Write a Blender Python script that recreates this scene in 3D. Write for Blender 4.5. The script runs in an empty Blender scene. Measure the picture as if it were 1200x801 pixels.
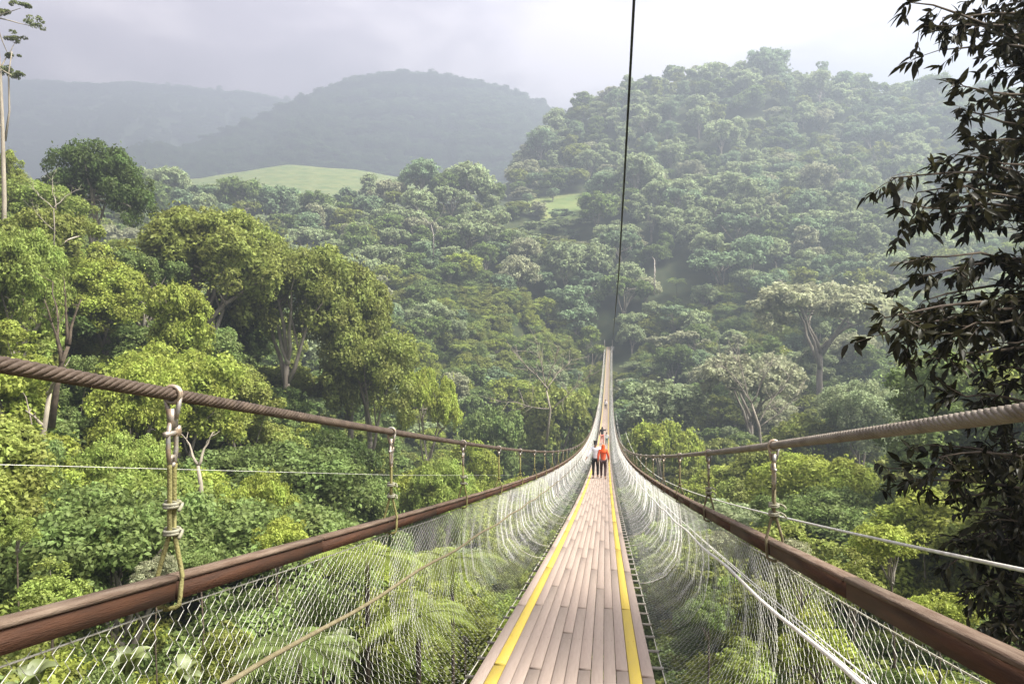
import bpy, math, random
import numpy as np
from mathutils import Vector, Matrix

SC = bpy.context.scene
COL = SC.collection
R = math.radians

# ------------------------------------------------------------------ camera
F = 867.0                      # focal length in pixels of the 1200 px wide photograph
EYE = 1.5
cam_data = bpy.data.cameras.new('camera')
cam_data.sensor_width = 36.0
cam_data.lens = 36.0 * F / 1200.0
cam_data.clip_start = 0.05
cam_data.clip_end = 20000
cam = bpy.data.objects.new('camera', cam_data)
COL.objects.link(cam)
cam.location = (0, 0, EYE)
cam.rotation_euler = (R(90), 0, 0)
SC.camera = cam

# ------------------------------------------------------------------ light
SUN_EL, SUN_AZ = R(54), R(105)      # azimuth clockwise from +Y (the view direction)
world = bpy.data.worlds.new('World')
SC.world = world
world.use_nodes = True
nt = world.node_tree
nt.nodes.clear()
def N(nt, t, **kw):
    n = nt.nodes.new(t)
    for k, v in kw.items():
        setattr(n, k, v)
    return n
def ramp(node, stops):
    els = node.color_ramp.elements
    while len(els) > 1:
        els.remove(els[-1])
    els[0].position, els[0].color = stops[0][0], (*stops[0][1], 1)
    for p, c in stops[1:]:
        e = els.new(p)
        e.color = (*c, 1)
out = N(nt, 'ShaderNodeOutputWorld')
bg = N(nt, 'ShaderNodeBackground')
bg.inputs['Strength'].default_value = 0.1
sky = N(nt, 'ShaderNodeTexSky', sky_type='NISHITA')
sky.sun_disc = False
sky.sun_elevation = SUN_EL
sky.sun_rotation = SUN_AZ
sky.air_density, sky.dust_density = 1.0, 3.0
tc = N(nt, 'ShaderNodeTexCoord')
mp = N(nt, 'ShaderNodeMapping')
mp.inputs['Scale'].default_value = (1.0, 1.0, 2.6)
mp.inputs['Location'].default_value = (0.35, 0.1, 0.3)
no = N(nt, 'ShaderNodeTexNoise')
no.inputs['Scale'].default_value = 2.1
no.inputs['Detail'].default_value = 7
no.inputs['Roughness'].default_value = 0.52
no.inputs['Distortion'].default_value = 0.25
cr = N(nt, 'ShaderNodeValToRGB')
ramp(cr, [(0.40, (0.40, 0.20, 0.30)), (0.50, (1.0, 0.70, 0.84)), (0.60, (2.3, 1.9, 1.95))])
sc_ = N(nt, 'ShaderNodeVectorMath', operation='SCALE')
SKY_GAIN = 1.62
sc_.inputs['Scale'].default_value = SKY_GAIN
mx = N(nt, 'ShaderNodeMix', data_type='RGBA')
mx.inputs[0].default_value = 0.93
L_ = nt.links.new
L_(tc.outputs['Generated'], mp.inputs[0]); L_(mp.outputs[0], no.inputs['Vector'])
L_(no.outputs[0], cr.inputs[0]); L_(cr.outputs[0], sc_.inputs[0])
L_(sky.outputs[0], mx.inputs[6]); L_(sc_.outputs[0], mx.inputs[7])
L_(mx.outputs[2], bg.inputs['Color']); L_(bg.outputs[0], out.inputs['Surface'])

sd = bpy.data.lights.new('sun', 'SUN')
sd.energy = 5.0
sd.angle = R(22)
sd.color = (1.0, 0.955, 0.86)
sun = bpy.data.objects.new('sun', sd)
COL.objects.link(sun)
dirv = Vector((math.sin(SUN_AZ) * math.cos(SUN_EL), math.cos(SUN_AZ) * math.cos(SUN_EL), math.sin(SUN_EL)))
sun.rotation_euler = dirv.to_track_quat('Z', 'Y').to_euler()
sun.location = (0, 0, 400)

SC.view_settings.view_transform = 'Standard'
SC.view_settings.look = 'None'
SC.view_settings.gamma = 1.0
SC.view_settings.exposure = 2.62
SC.cycles.max_bounces = 5
SC.cycles.diffuse_bounces = 3
SC.cycles.glossy_bounces = 2
SC.cycles.transmission_bounces = 3
SC.cycles.volume_bounces = 0
SC.cycles.sample_clamp_indirect = 6
SC.cycles.use_denoising = True

# ------------------------------------------------------------------ helpers
def P(u, v, d):
    """World point seen at pixel (u, v) of the photograph at depth d."""
    return np.array(((u - 600) / F * d, d, EYE + (400 - v) / F * d))

def mesh_np(name, V, Fc, mat=None, smooth=False, mids=None):
    V = np.asarray(V, dtype=np.float32).reshape(-1, 3)
    me = bpy.data.meshes.new(name)
    if isinstance(Fc, np.ndarray):
        k = Fc.shape[1]
        starts = np.arange(len(Fc), dtype=np.int32) * k
        flat = Fc.astype(np.int32).ravel()
        nf = len(Fc)
    else:
        lens = np.array([len(f) for f in Fc], dtype=np.int32)
        starts = np.concatenate(([0], np.cumsum(lens)[:-1])).astype(np.int32)
        flat = np.array([i for f in Fc for i in f], dtype=np.int32)
        nf = len(Fc)
    me.vertices.add(len(V)); me.vertices.foreach_set('co', V.ravel())
    me.loops.add(len(flat)); me.loops.foreach_set('vertex_index', flat)
    me.polygons.add(nf); me.polygons.foreach_set('loop_start', starts)
    me.update(calc_edges=True)
    if smooth:
        me.polygons.foreach_set('use_smooth', np.ones(nf, dtype=bool))
    if mat:
        for m in (mat if isinstance(mat, (list, tuple)) else [mat]):
            me.materials.append(m)
    if mids is not None:
        me.polygons.foreach_set('material_index', np.asarray(mids, dtype=np.int32))
    me.validate()
    return me

def ob(name, me, parent=None, loc=None, rot=None, color=None):
    o = bpy.data.objects.new(name, me)
    COL.objects.link(o)
    if parent is not None:
        o.parent = parent
    if loc is not None:
        o.location = loc
    if rot is not None:
        o.rotation_euler = rot
    if color is not None:
        o.color = (*color, 1)
    return o

def tag(o, label=None, cat=None, group=None, kind=None):
    if label: o['label'] = label
    if cat: o['category'] = cat
    if group: o['group'] = group
    if kind: o['kind'] = kind
    return o

def empty(name, loc, rz=0.0, label=None, cat=None, group=None):
    o = ob(name, None, None, loc, (0, 0, rz))
    o.empty_display_size = 0.3
    return tag(o, label, cat, group)

class MB:
    """collects shapes, then builds ONE mesh"""
    def __init__(self):
        self.v, self.f, self.n = [], [], 0
    def add(self, V, Fc):
        V = np.asarray(V, dtype=float).reshape(-1, 3)
        self.v.append(V)
        self.f += [tuple(int(i) + self.n for i in f) for f in Fc]
        self.n += len(V)
    def box(self, x0, x1, y0, y1, z0, z1, M=None):
        V = np.array([(x, y, z) for z in (z0, z1) for y in (y0, y1) for x in (x0, x1)], float)
        if M is not None:
            V = V @ np.asarray(M)[:3, :3].T + np.asarray(M)[:3, 3]
        self.add(V, [(0, 2, 3, 1), (4, 5, 7, 6), (0, 1, 5, 4), (2, 6, 7, 3), (0, 4, 6, 2), (1, 3, 7, 5)])
    def tube(self, pts, rad, n=6, cap=True):
        V, Fc = tube(pts, rad, n, cap)
        self.add(V, Fc)
    def ring(self, c, axis, Rr, r, n=14, m=6, sx=1.0, sy=1.0):
        """torus round axis; sx, sy stretch it"""
        a = Vector(axis).normalized()
        q = a.to_track_quat('Z', 'Y').to_matrix()
        V, Fc = [], []
        for i in range(n):
            t = 2 * math.pi * i / n
            for j in range(m):
                p = 2 * math.pi * j / m
                rr = r * math.cos(p)
                v = q @ Vector(((Rr * sx + rr) * math.cos(t), (Rr * sy + rr) * math.sin(t), r * math.sin(p)))
                V.append((v.x + c[0], v.y + c[1], v.z + c[2]))
                Fc.append((i * m + j, ((i + 1) % n) * m + j, ((i + 1) % n) * m + (j + 1) % m, i * m + (j + 1) % m))
        self.add(V, Fc)
    def build(self, name, mat, smooth=False):
        return mesh_np(name, np.concatenate(self.v), self.f, mat, smooth)

def tube(pts, rad, n=6, cap=True):
    pts = np.asarray(pts, float)
    k = len(pts)
    rad = np.full(k, rad, float) if np.isscalar(rad) else np.asarray(rad, float)
    T = np.gradient(pts, axis=0)
    T /= np.linalg.norm(T, axis=1, keepdims=True) + 1e-12
    ref = np.array((0, 0, 1.0)) if abs(T[:, 2]).mean() < 0.8 else np.array((1.0, 0, 0))
    A = np.cross(T, ref); A /= np.linalg.norm(A, axis=1, keepdims=True) + 1e-12
    B = np.cross(T, A)
    ang = np.arange(n) * 2 * math.pi / n
    V = pts[:, None, :] + rad[:, None, None] * (np.cos(ang)[None, :, None] * A[:, None, :] + np.sin(ang)[None, :, None] * B[:, None, :])
    Fc = []
    for i in range(k - 1):
        for j in range(n):
            Fc.append((i * n + j, i * n + (j + 1) % n, (i + 1) * n + (j + 1) % n, (i + 1) * n + j))
    if cap and n > 2:
        Fc.append(tuple(range(n))[::-1]); Fc.append(tuple((k - 1) * n + j for j in range(n)))
    return V.reshape(-1, 3), Fc

# ------------------------------------------------------------------ materials
def mat(name, color, rough=0.8, metal=0.0, vary=0.0, noise=None, bump=0.0, bscale=30.0, spec=0.3, coords='Object', stretch=(1, 1, 1)):
    """noise = (scale, other colour): mottling of the material's own colour"""
    m = bpy.data.materials.new(name)
    m.use_nodes = True
    nt = m.node_tree
    p = nt.nodes['Principled BSDF']
    p.inputs['Roughness'].default_value = rough
    p.inputs['Metallic'].default_value = metal
    p.inputs['Specular IOR Level'].default_value = spec
    p.inputs['Base Color'].default_value = (*color, 1)
    src = None
    tcn = N(nt, 'ShaderNodeTexCoord')
    mpn = N(nt, 'ShaderNodeMapping')
    mpn.inputs['Scale'].default_value = stretch
    nt.links.new(tcn.outputs[coords], mpn.inputs[0])
    vec = mpn.outputs[0]
    if noise:
        nz = N(nt, 'ShaderNodeTexNoise')
        nz.inputs['Scale'].default_value = noise[0]
        nz.inputs['Detail'].default_value = 6
        nt.links.new(vec, nz.inputs['Vector'])
        c = N(nt, 'ShaderNodeValToRGB')
        ramp(c, [(0.35, color), (0.68, noise[1])])
        nt.links.new(nz.outputs[0], c.inputs[0])
        src = c.outputs[0]
    if vary:
        oi = N(nt, 'ShaderNodeObjectInfo')
        hs = N(nt, 'ShaderNodeHueSaturation')
        mr = N(nt, 'ShaderNodeMapRange')
        mr.inputs[3].default_value = 1 - vary
        mr.inputs[4].default_value = 1 + vary
        nt.links.new(oi.outputs['Random'], mr.inputs[0])
        nt.links.new(mr.outputs[0], hs.inputs['Value'])
        if src: nt.links.new(src, hs.inputs['Color'])
        else: hs.inputs['Color'].default_value = (*color, 1)
        src = hs.outputs[0]
    if src: nt.links.new(src, p.inputs['Base Color'])
    if bump:
        nb = N(nt, 'ShaderNodeTexNoise')
        nb.inputs['Scale'].default_value = bscale
        nb.inputs['Detail'].default_value = 5
        nt.links.new(vec, nb.inputs['Vector'])
        b = N(nt, 'ShaderNodeBump')
        b.inputs['Strength'].default_value = bump
        b.inputs['Distance'].default_value = 0.01
        nt.links.new(nb.outputs[0], b.inputs['Height'])
        nt.links.new(b.outputs[0], p.inputs['Normal'])
    return m

def leaf_mat(name, color=None, palette=None, vary=0.30, trans=0.36, rough=0.6, gloss=0.012):
    """leaves: colour of the object (or of a palette, one pick per tree), each leaf a little different"""
    m = bpy.data.materials.new(name)
    m.use_nodes = True
    nt = m.node_tree
    nt.nodes.clear()
    o = N(nt, 'ShaderNodeOutputMaterial')
    oi = N(nt, 'ShaderNodeObjectInfo')
    geo = N(nt, 'ShaderNodeNewGeometry')
    if color is not None:
        c = N(nt, 'ShaderNodeRGB'); c.outputs[0].default_value = (*color, 1); base = c.outputs[0]
    elif palette is not None:
        c = N(nt, 'ShaderNodeValToRGB')
        c.color_ramp.interpolation = 'CONSTANT'
        ramp(c, [(i / len(palette), q) for i, q in enumerate(palette)])
        nt.links.new(oi.outputs['Random'], c.inputs[0]); base = c.outputs[0]
    else:
        base = oi.outputs['Color']
    hs = N(nt, 'ShaderNodeHueSaturation')
    nt.links.new(base, hs.inputs['Color'])
    mr = N(nt, 'ShaderNodeMapRange')
    mr.inputs[3].default_value = 1 - vary; mr.inputs[4].default_value = 1 + vary
    nt.links.new(geo.outputs['Random Per Island'], mr.inputs[0])
    tcn = N(nt, 'ShaderNodeTexCoord')
    nz = N(nt, 'ShaderNodeTexNoise'); nz.inputs['Scale'].default_value = 0.55; nz.inputs['Detail'].default_value = 2
    nt.links.new(tcn.outputs['Object'], nz.inputs['Vector'])
    m2 = N(nt, 'ShaderNodeMapRange')
    m2.inputs[1].default_value = 0.3; m2.inputs[2].default_value = 0.7
    m2.inputs[3].default_value = 0.72; m2.inputs[4].default_value = 1.28
    nt.links.new(nz.outputs[0], m2.inputs[0])
    mu = N(nt, 'ShaderNodeMath', operation='MULTIPLY')
    nt.links.new(mr.outputs[0], mu.inputs[0]); nt.links.new(m2.outputs[0], mu.inputs[1])
    nt.links.new(mu.outputs[0], hs.inputs['Value'])
    hm = N(nt, 'ShaderNodeMapRange')
    hm.inputs[1].default_value = 0.3; hm.inputs[2].default_value = 0.7
    hm.inputs[3].default_value = 0.485; hm.inputs[4].default_value = 0.515
    nt.links.new(nz.outputs[0], hm.inputs[0]); nt.links.new(hm.outputs[0], hs.inputs['Hue'])
    d = N(nt, 'ShaderNodeBsdfDiffuse')
    t = N(nt, 'ShaderNodeBsdfTranslucent')
    g = N(nt, 'ShaderNodeBsdfGlossy'); g.inputs['Roughness'].default_value = rough
    g.inputs['Color'].default_value = (0.8, 0.8, 0.8, 1)
    nt.links.new(hs.outputs[0], d.inputs[0])
    sc2 = N(nt, 'ShaderNodeVectorMath', operation='SCALE'); sc2.inputs['Scale'].default_value = trans * 2
    nt.links.new(hs.outputs[0], sc2.inputs[0]); nt.links.new(sc2.outputs[0], t.inputs[0])
    a = N(nt, 'ShaderNodeAddShader')
    nt.links.new(d.outputs[0], a.inputs[0]); nt.links.new(t.outputs[0], a.inputs[1])
    b = N(nt, 'ShaderNodeMixShader'); b.inputs[0].default_value = gloss
    nt.links.new(a.outputs[0], b.inputs[1]); nt.links.new(g.outputs[0], b.inputs[2])
    nt.links.new(b.outputs[0], o.inputs['Surface'])
    return m

# colours of foliage (one per tree), and how a person would call them
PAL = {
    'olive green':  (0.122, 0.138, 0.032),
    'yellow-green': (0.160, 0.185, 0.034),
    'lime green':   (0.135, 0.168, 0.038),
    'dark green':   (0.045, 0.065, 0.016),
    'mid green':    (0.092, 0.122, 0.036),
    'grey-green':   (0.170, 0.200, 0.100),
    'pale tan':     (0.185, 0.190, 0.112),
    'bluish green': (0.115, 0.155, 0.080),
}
M_leaf = leaf_mat('leaf')
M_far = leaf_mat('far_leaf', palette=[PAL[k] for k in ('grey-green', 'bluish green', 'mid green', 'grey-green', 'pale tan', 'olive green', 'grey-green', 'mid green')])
M_under = leaf_mat('undergrowth_leaf', palette=[PAL[k] for k in ('olive green', 'mid green', 'lime green', 'mid green', 'yellow-green', 'dark green', 'olive green')])
M_mtn = leaf_mat('mountain_leaf', palette=[(0.05, 0.08, 0.035), (0.06, 0.085, 0.04), (0.04, 0.07, 0.03)])
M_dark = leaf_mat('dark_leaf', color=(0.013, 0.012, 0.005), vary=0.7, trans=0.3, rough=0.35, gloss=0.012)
M_bark = mat('bark', (0.16, 0.13, 0.10), 0.95, vary=0.25, noise=(3.0, (0.30, 0.27, 0.22)), bump=0.6, bscale=8, stretch=(1, 1, 0.3))
M_pale = mat('pale_bark', (0.30, 0.26, 0.20), 0.9, noise=(2.5, (0.20, 0.17, 0.13)), bump=0.4, bscale=8, stretch=(1, 1, 0.4))
M_darkbark = mat('dark_bark', (0.045, 0.033, 0.024), 0.9, noise=(5.0, (0.10, 0.075, 0.05)), bump=0.5, bscale=12)
M_deadwood = mat('dead_wood', (0.36, 0.33, 0.28), 0.9, noise=(2.0, (0.24, 0.21, 0.17)))

# ------------------------------------------------------------------ terrain
rng = np.random.default_rng(11)
ctl = []
def G(x, y, z): ctl.append((x, y, z))
def C(u, v, d, h=11.0):
    p = P(u, v, d); ctl.append((p[0], p[1], p[2] - h))
# near bank and the ravine below the bridge
for x in (-5, 0, 5): G(x, -4, -1.6)
G(0, -40, 2); G(-40, -40, 10); G(40, -40, 6)
G(0, 12, -9); G(-8, 12, -8); G(8, 12, -7.5); G(2, 30, -18); G(5, 60, -30); G(10, 120, -40); G(19, 165, -36); G(25, 205, -22); G(31, 241, -4)
# slope left of the bridge
G(-14, 12, -5); G(-24, 20, -3.5); G(-40, 20, 4); G(-14, 22, -11); G(-28, 40, -7); G(-10, 40, -19); G(-41, 60, 3); G(-22, 60, -13); G(-62, 60, 12)
G(-61, 88, 11); G(-46, 85, 5); G(-30, 80, -5); G(-14, 75, -19); G(-50, 110, -8); G(-15, 110, -30); G(-80, 110, 9); G(-75, 150, -2); G(-110, 150, 10)
# forested middle ridge
C(170, 215, 290); C(230, 225, 300); C(130, 240, 260)
C(320, 245, 300); C(360, 247, 300); C(420, 243, 300); C(480, 208, 300); C(560, 208, 300); C(590, 222, 305)
C(330, 290, 240); C(450, 300, 230); C(430, 380, 180); C(550, 330, 230); C(540, 420, 175); C(600, 330, 235); C(620, 430, 190); C(660, 360, 245); C(680, 440, 215)
C(620, 270, 300, 7); C(660, 238, 335, 2); C(700, 238, 335, 3); C(620, 232, 335, 2)
# meadow far behind
for u, v, d in ((250, 240, 520), (330, 232, 520), (430, 232, 520), (250, 208, 600), (340, 191, 660), (420, 198, 640), (480, 210, 640), (150, 216, 640)): C(u, v, d, 0)
# domed hill
for u, v, d in ((612, 190, 400), (640, 160, 405), (665, 128, 420), (720, 98, 430), (800, 82, 440), (895, 66, 440), (1000, 92, 430), (1100, 100, 430), (1200, 110, 430),
                (760, 150, 385), (850, 150, 385), (950, 160, 385), (1050, 165, 385), (700, 180, 375), (800, 200, 355), (900, 205, 352), (1000, 205, 352), (1100, 205, 352)): C(u, v, d)
for u, v, d in ((740, 205, 310), (860, 218, 308), (1000, 222, 300), (1100, 222, 300), (1200, 222, 300), (760, 300, 265), (900, 305, 250), (1000, 320, 230), (1150, 320, 220),
                (760, 390, 225), (850, 400, 200), (1000, 400, 175), (1150, 400, 165), (800, 470, 170), (900, 490, 130), (1050, 500, 110), (800, 550, 110)): C(u, v, d)
C(1000, 590, 62, 7); C(1100, 620, 40, 5); C(900, 640, 48, 5); C(1300, 560, 60, 6); C(1400, 420, 160); C(1300, 640, 25, 4)
G(20, 15, -6.5); G(30, 5, -4)
# the dip left of the domed hill, and the open dip before the meadow
for u, v, d in ((575, 222, 345), (570, 220, 400), (585, 218, 440), (540, 222, 470), (480, 225, 400), (400, 232, 400), (300, 240, 400), (220, 238, 400)): C(u, v, d, 6)
for u, v, d in ((604, 205, 425), (600, 212, 395), (625, 165, 425)): C(u, v, d, 9)
# behind the hill and far around
for x, y, z in ((60, 560, 110), (160, 560, 118), (260, 560, 110), (400, 430, 120), (400, 250, 60), (-250, 250, 45), (-300, 60, 50), (300, 60, 20), (-300, 500, 90),
                (-100, 800, 130), (100, 800, 120), (300, 800, 120), (-350, 800, 120), (400, 800, 120), (-300, -150, 30), (300, -150, 20), (0, -200, 20)): G(x, y, z)
CT = np.array(ctl)
def _k(r): return r
A_ = np.linalg.norm(CT[:, None, :2] - CT[None, :, :2], axis=2)
A_ = _k(A_) - 3.0 * np.eye(len(CT))
ones = np.ones((len(CT), 1))
Amat = np.block([[A_, ones], [ones.T, np.zeros((1, 1))]])
W_ = np.linalg.solve(Amat, np.concatenate((CT[:, 2], [0.0])))
def H(x, y):
    x = np.atleast_1d(np.asarray(x, float)); y = np.atleast_1d(np.asarray(y, float))
    res = np.empty(len(x))
    for i in range(0, len(x), 20000):
        q = np.stack((x[i:i + 20000], y[i:i + 20000]), 1)
        res[i:i + 20000] = _k(np.linalg.norm(q[:, None, :] - CT[None, :, :2], axis=2)) @ W_[:-1] + W_[-1]
    return res

M_soil = mat('forest_soil', (0.020, 0.032, 0.010), 1.0, noise=(0.35, (0.04, 0.045, 0.016)), bump=0.5, bscale=2)
M_meadow = mat('meadow_grass', (0.085, 0.125, 0.035), 1.0, noise=(0.11, (0.16, 0.175, 0.06)), bump=1.0, bscale=0.5, stretch=(1, 2.5, 1))
def grid_axis(a, b, fine, coarse, lim):
    s = [0.0]
    while s[-1] < b: s.append(s[-1] + (fine if s[-1] < lim else coarse))
    t = [0.0]
    while t[-1] > a: t.append(t[-1] - (fine if t[-1] > -lim else coarse))
    return np.array(t[:0:-1] + s)
gx = grid_axis(-900, 900, 4, 20, 260); gy = grid_axis(-240, 1100, 4, 20, 700)
GX, GY = np.meshgrid(gx, gy)
rough = 0.5 * np.sin(GX * 0.31 + 1.7 * np.sin(GY * 0.17)) + 0.5 * np.sin(GY * 0.27 + 1.3 * np.sin(GX * 0.21))
GZ = H(GX.ravel(), GY.ravel()).reshape(GX.shape) + 0.4 * rough
for _ in range(6):                                 # soften the far fields
    S = GZ.copy()
    S[1:-1, 1:-1] = (GZ[1:-1, 1:-1] * 2 + GZ[:-2, 1:-1] + GZ[2:, 1:-1] + GZ[1:-1, :-2] + GZ[1:-1, 2:]) / 6
    GZ = np.where(GY > 470, S, GZ)
terr = (GY > 480) & (GY < 760)
GZ = np.where(terr, GZ + 0.7 * np.sin(GY * 0.33 + 2.5 * np.sin(GX * 0.02)) , GZ)   # low terraces across the meadow
nx, ny = len(gx), len(gy)
ii = (np.arange(ny - 1)[:, None] * nx + np.arange(nx - 1)[None, :]).ravel()
quads = np.stack((ii, ii + 1, ii + nx + 1, ii + nx), 1)
cx = (GX[:-1, :-1] + GX[1:, 1:]).ravel() / 2; cy = (GY[:-1, :-1] + GY[1:, 1:]).ravel() / 2
def in_meadow(x, y):
    a = (y > 470) & (y < 760)
    b = ((x - 24) / 24) ** 2 + ((y - 336) / 20) ** 2 < 1
    return a | b
ground = ob('ground', mesh_np('ground', np.stack((GX.ravel(), GY.ravel(), GZ.ravel()), 1), quads, [M_soil, M_meadow], True, in_meadow(cx, cy).astype(int)))
tag(ground, kind='structure')

# far mountains
M_mount = mat('mountain_forest_floor', (0.018, 0.028, 0.013), 1.0, noise=(0.02, (0.026, 0.038, 0.018)), bump=0.8, bscale=0.1)
def mountain(name, prof, yr, yfront, yback, zfoot, seed, step=25):
    u = np.array([p[0] for p in prof], float); v = np.array([p[1] for p in prof], float)
    xs_ = (u - 600) / F * yr; zs_ = EYE + (400 - v) / F * yr
    x = np.arange(xs_[0], xs_[-1] + step, step)
    yy = np.concatenate((np.arange(yfront, yr, step), np.arange(yr, yback, step * 2)))
    X, Y = np.meshgrid(x, yy)
    rid = np.interp(X, xs_, zs_)
    r2 = np.random.default_rng(seed)
    t = np.where(Y < yr, (Y - yfront) / (yr - yfront), 1 - (Y - yr) / (yback - yr) * 0.8)
    spur = sum(a * np.sin(X * k + p + 0.6 * np.sin(Y * 0.006 + p)) for a, k, p in ((22, 0.011, r2.random() * 6), (12, 0.027, r2.random() * 6), (7, 0.061, r2.random() * 6)))
    Z = zfoot + (rid - zfoot) * np.clip(t, 0, 1) ** 0.9 + spur * np.sin(np.clip(t, 0, 1) * math.pi)
    n = len(x); m = len(yy)
    i = (np.arange(m - 1)[:, None] * n + np.arange(n - 1)[None, :]).ravel()
    o = ob(name, mesh_np(name, np.stack((X.ravel(), Y.ravel(), Z.ravel()), 1), np.stack((i, i + 1, i + n + 1, i + n), 1), M_mount, True))
    tag(o, kind='structure')
    return X, Y, Z, t
MTN = mountain('mountain', [(60, 232), (140, 215), (200, 195), (250, 170), (300, 150), (340, 132), (385, 112), (410, 104), (440, 96), (475, 94), (520, 99), (560, 106), (600, 116), (640, 135), (690, 165), (760, 200), (860, 235)],
               1000, 760, 1350, 105, 3)
MTN2 = mountain('mountain', [(-420, 112), (-200, 104), (-60, 101), (30, 102), (110, 106), (160, 105), (230, 111), (300, 117), (360, 130), (440, 150), (560, 180), (700, 215), (900, 240)],
                1320, 1000, 1750, 105, 8, 30)

# ------------------------------------------------------------------ trees: crowns and trunks
def unit(a): return a / (np.linalg.norm(a, axis=-1, keepdims=True) + 1e-9)

def leaves_mesh(name, C_, Nn, size, rg, material=M_leaf, aspect=1.7):
    """many small leaf-sized faces: centres C_, outward directions Nn"""
    n = len(C_)
    nn = unit(Nn + 0.75 * rg.normal(size=(n, 3)) + np.array((0, 0, 0.35)))
    t = unit(np.cross(nn, rg.normal(size=(n, 3))))
    b = np.cross(nn, t)
    s = size * rg.uniform(0.65, 1.35, (n, 1))
    w = s / aspect
    bend = nn * s * 0.18
    V = np.stack((C_ - t * s * .5 - bend * .5, C_ + b * w * .5 + bend * .3, C_ + t * s * .5 - bend * .5, C_ - b * w * .5 + bend * .3), 1)
    return mesh_np(name, V.reshape(-1, 3), np.arange(n * 4).reshape(n, 4), material)

def lobes_of(kind, rg):
    if kind == 'round':
        n = 30; d = unit(rg.normal(size=(n, 3))); d[:, 2] = np.where(d[:, 2] < -0.35, -d[:, 2], d[:, 2])
        c = d * np.array((4.0, 4.0, 3.3)) * rg.uniform(0.55, 1.0, (n, 1)) + np.array((0, 0, 9.2)); r = rg.uniform(1.3, 2.1, n); fl = 0.75
    elif kind == 'umbrella':
        n = 30; a = rg.uniform(0, 6.28, n); q = np.sqrt(rg.uniform(0.02, 1, n)) * 5.4
        c = np.stack((q * np.cos(a), q * np.sin(a), 11.2 - 0.075 * q * q + rg.normal(0, .45, n)), 1); r = rg.uniform(1.0, 1.7, n); fl = 0.55
    elif kind == 'tall':
        n = 30; d = unit(rg.normal(size=(n, 3)))
        c = d * np.array((2.6, 2.6, 5.0)) * rg.uniform(0.5, 1.0, (n, 1)) + np.array((0, 0, 9.8)); r = rg.uniform(1.1, 1.8, n); fl = 0.8
    elif kind == 'open':
        n = 17; d = unit(rg.normal(size=(n, 3))); d[:, 2] = np.abs(d[:, 2]) * rg.choice((1, 1, -0.4), n)
        c = d * np.array((4.6, 4.6, 3.6)) * rg.uniform(0.7, 1.0, (n, 1)) + np.array((0, 0, 9.5)); r = rg.uniform(0.9, 1.6, n); fl = 0.6
    elif kind == 'layered':
        n = 24; a = rg.uniform(0, 6.28, n); lv = rg.integers(0, 4, n)
        q = rg.uniform(0.3, 1, n) * (5.0 - lv * 1.0)
        c = np.stack((q * np.cos(a), q * np.sin(a), 6.6 + lv * 1.75 + rg.normal(0, .3, n)), 1); r = rg.uniform(1.2, 1.9, n); fl = 0.45
    elif kind == 'shrub':
        n = 14; d = unit(rg.normal(size=(n, 3))); d[:, 2] = np.abs(d[:, 2])
        c = d * np.array((1.5, 1.5, 1.3)) * rg.uniform(0.4, 1.0, (n, 1)) + np.array((0, 0, 0.9)); r = rg.uniform(0.45, 0.85, n); fl = 0.8
    return c, r, fl

def crown_mesh(kind, seed, n_leaf, size, material=M_leaf):
    rg = np.random.default_rng(seed)
    c, r, fl = lobes_of(kind, rg)
    # each lobe carries smaller clumps, and the leaves sit on those
    ns = 9
    sub_c, sub_r, sub_d = [], [], []
    for ci, ri in zip(c, r):
        d = unit(rg.normal(size=(ns, 3)) + np.array((0, 0, 0.35)))
        sub_c.append(ci + d * ri * np.array((.75, .75, .75 * fl))); sub_r.append(np.full(ns, ri) * rg.uniform(.28, .5, ns)); sub_d.append(d)
    sub_c, sub_r, sub_d = np.concatenate(sub_c), np.concatenate(sub_r), np.concatenate(sub_d)
    w = sub_r ** 2; w /= w.sum()
    k = rg.choice(len(sub_c), n_leaf, p=w)
    d = unit(rg.normal(size=(n_leaf, 3)) + 0.55 * sub_d[k] + np.array((0, 0, 0.3)))
    pos = sub_c[k] + d * (sub_r[k] * rg.uniform(.55, 1.12, n_leaf))[:, None] * np.array((1.05, 1.05, .8))
    stray = rg.random(n_leaf) < 0.05
    pos[stray] += rg.normal(0, 0.35, (stray.sum(), 3)) * (0.4 if kind == 'shrub' else 1)
    return mesh_np_leaf(kind, pos, d, size, rg, material), (c, r)
def mesh_np_leaf(kind, pos, d, size, rg, material):
    return leaves_mesh('crown_' + kind, pos, d, size, rg, material)

def limb(a, b, rg, sag=0.0, wig=0.12, n=6):
    t = np.linspace(0, 1, n)[:, None]
    L = np.linalg.norm(b - a)
    p = a + (b - a) * t
    w = np.cumsum(rg.normal(0, wig * L / n, (n, 3)), axis=0)
    w -= t * w[-1]
    p = p + w
    p[:, 2] += sag * L * np.sin(math.pi * t[:, 0])
    return p

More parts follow.
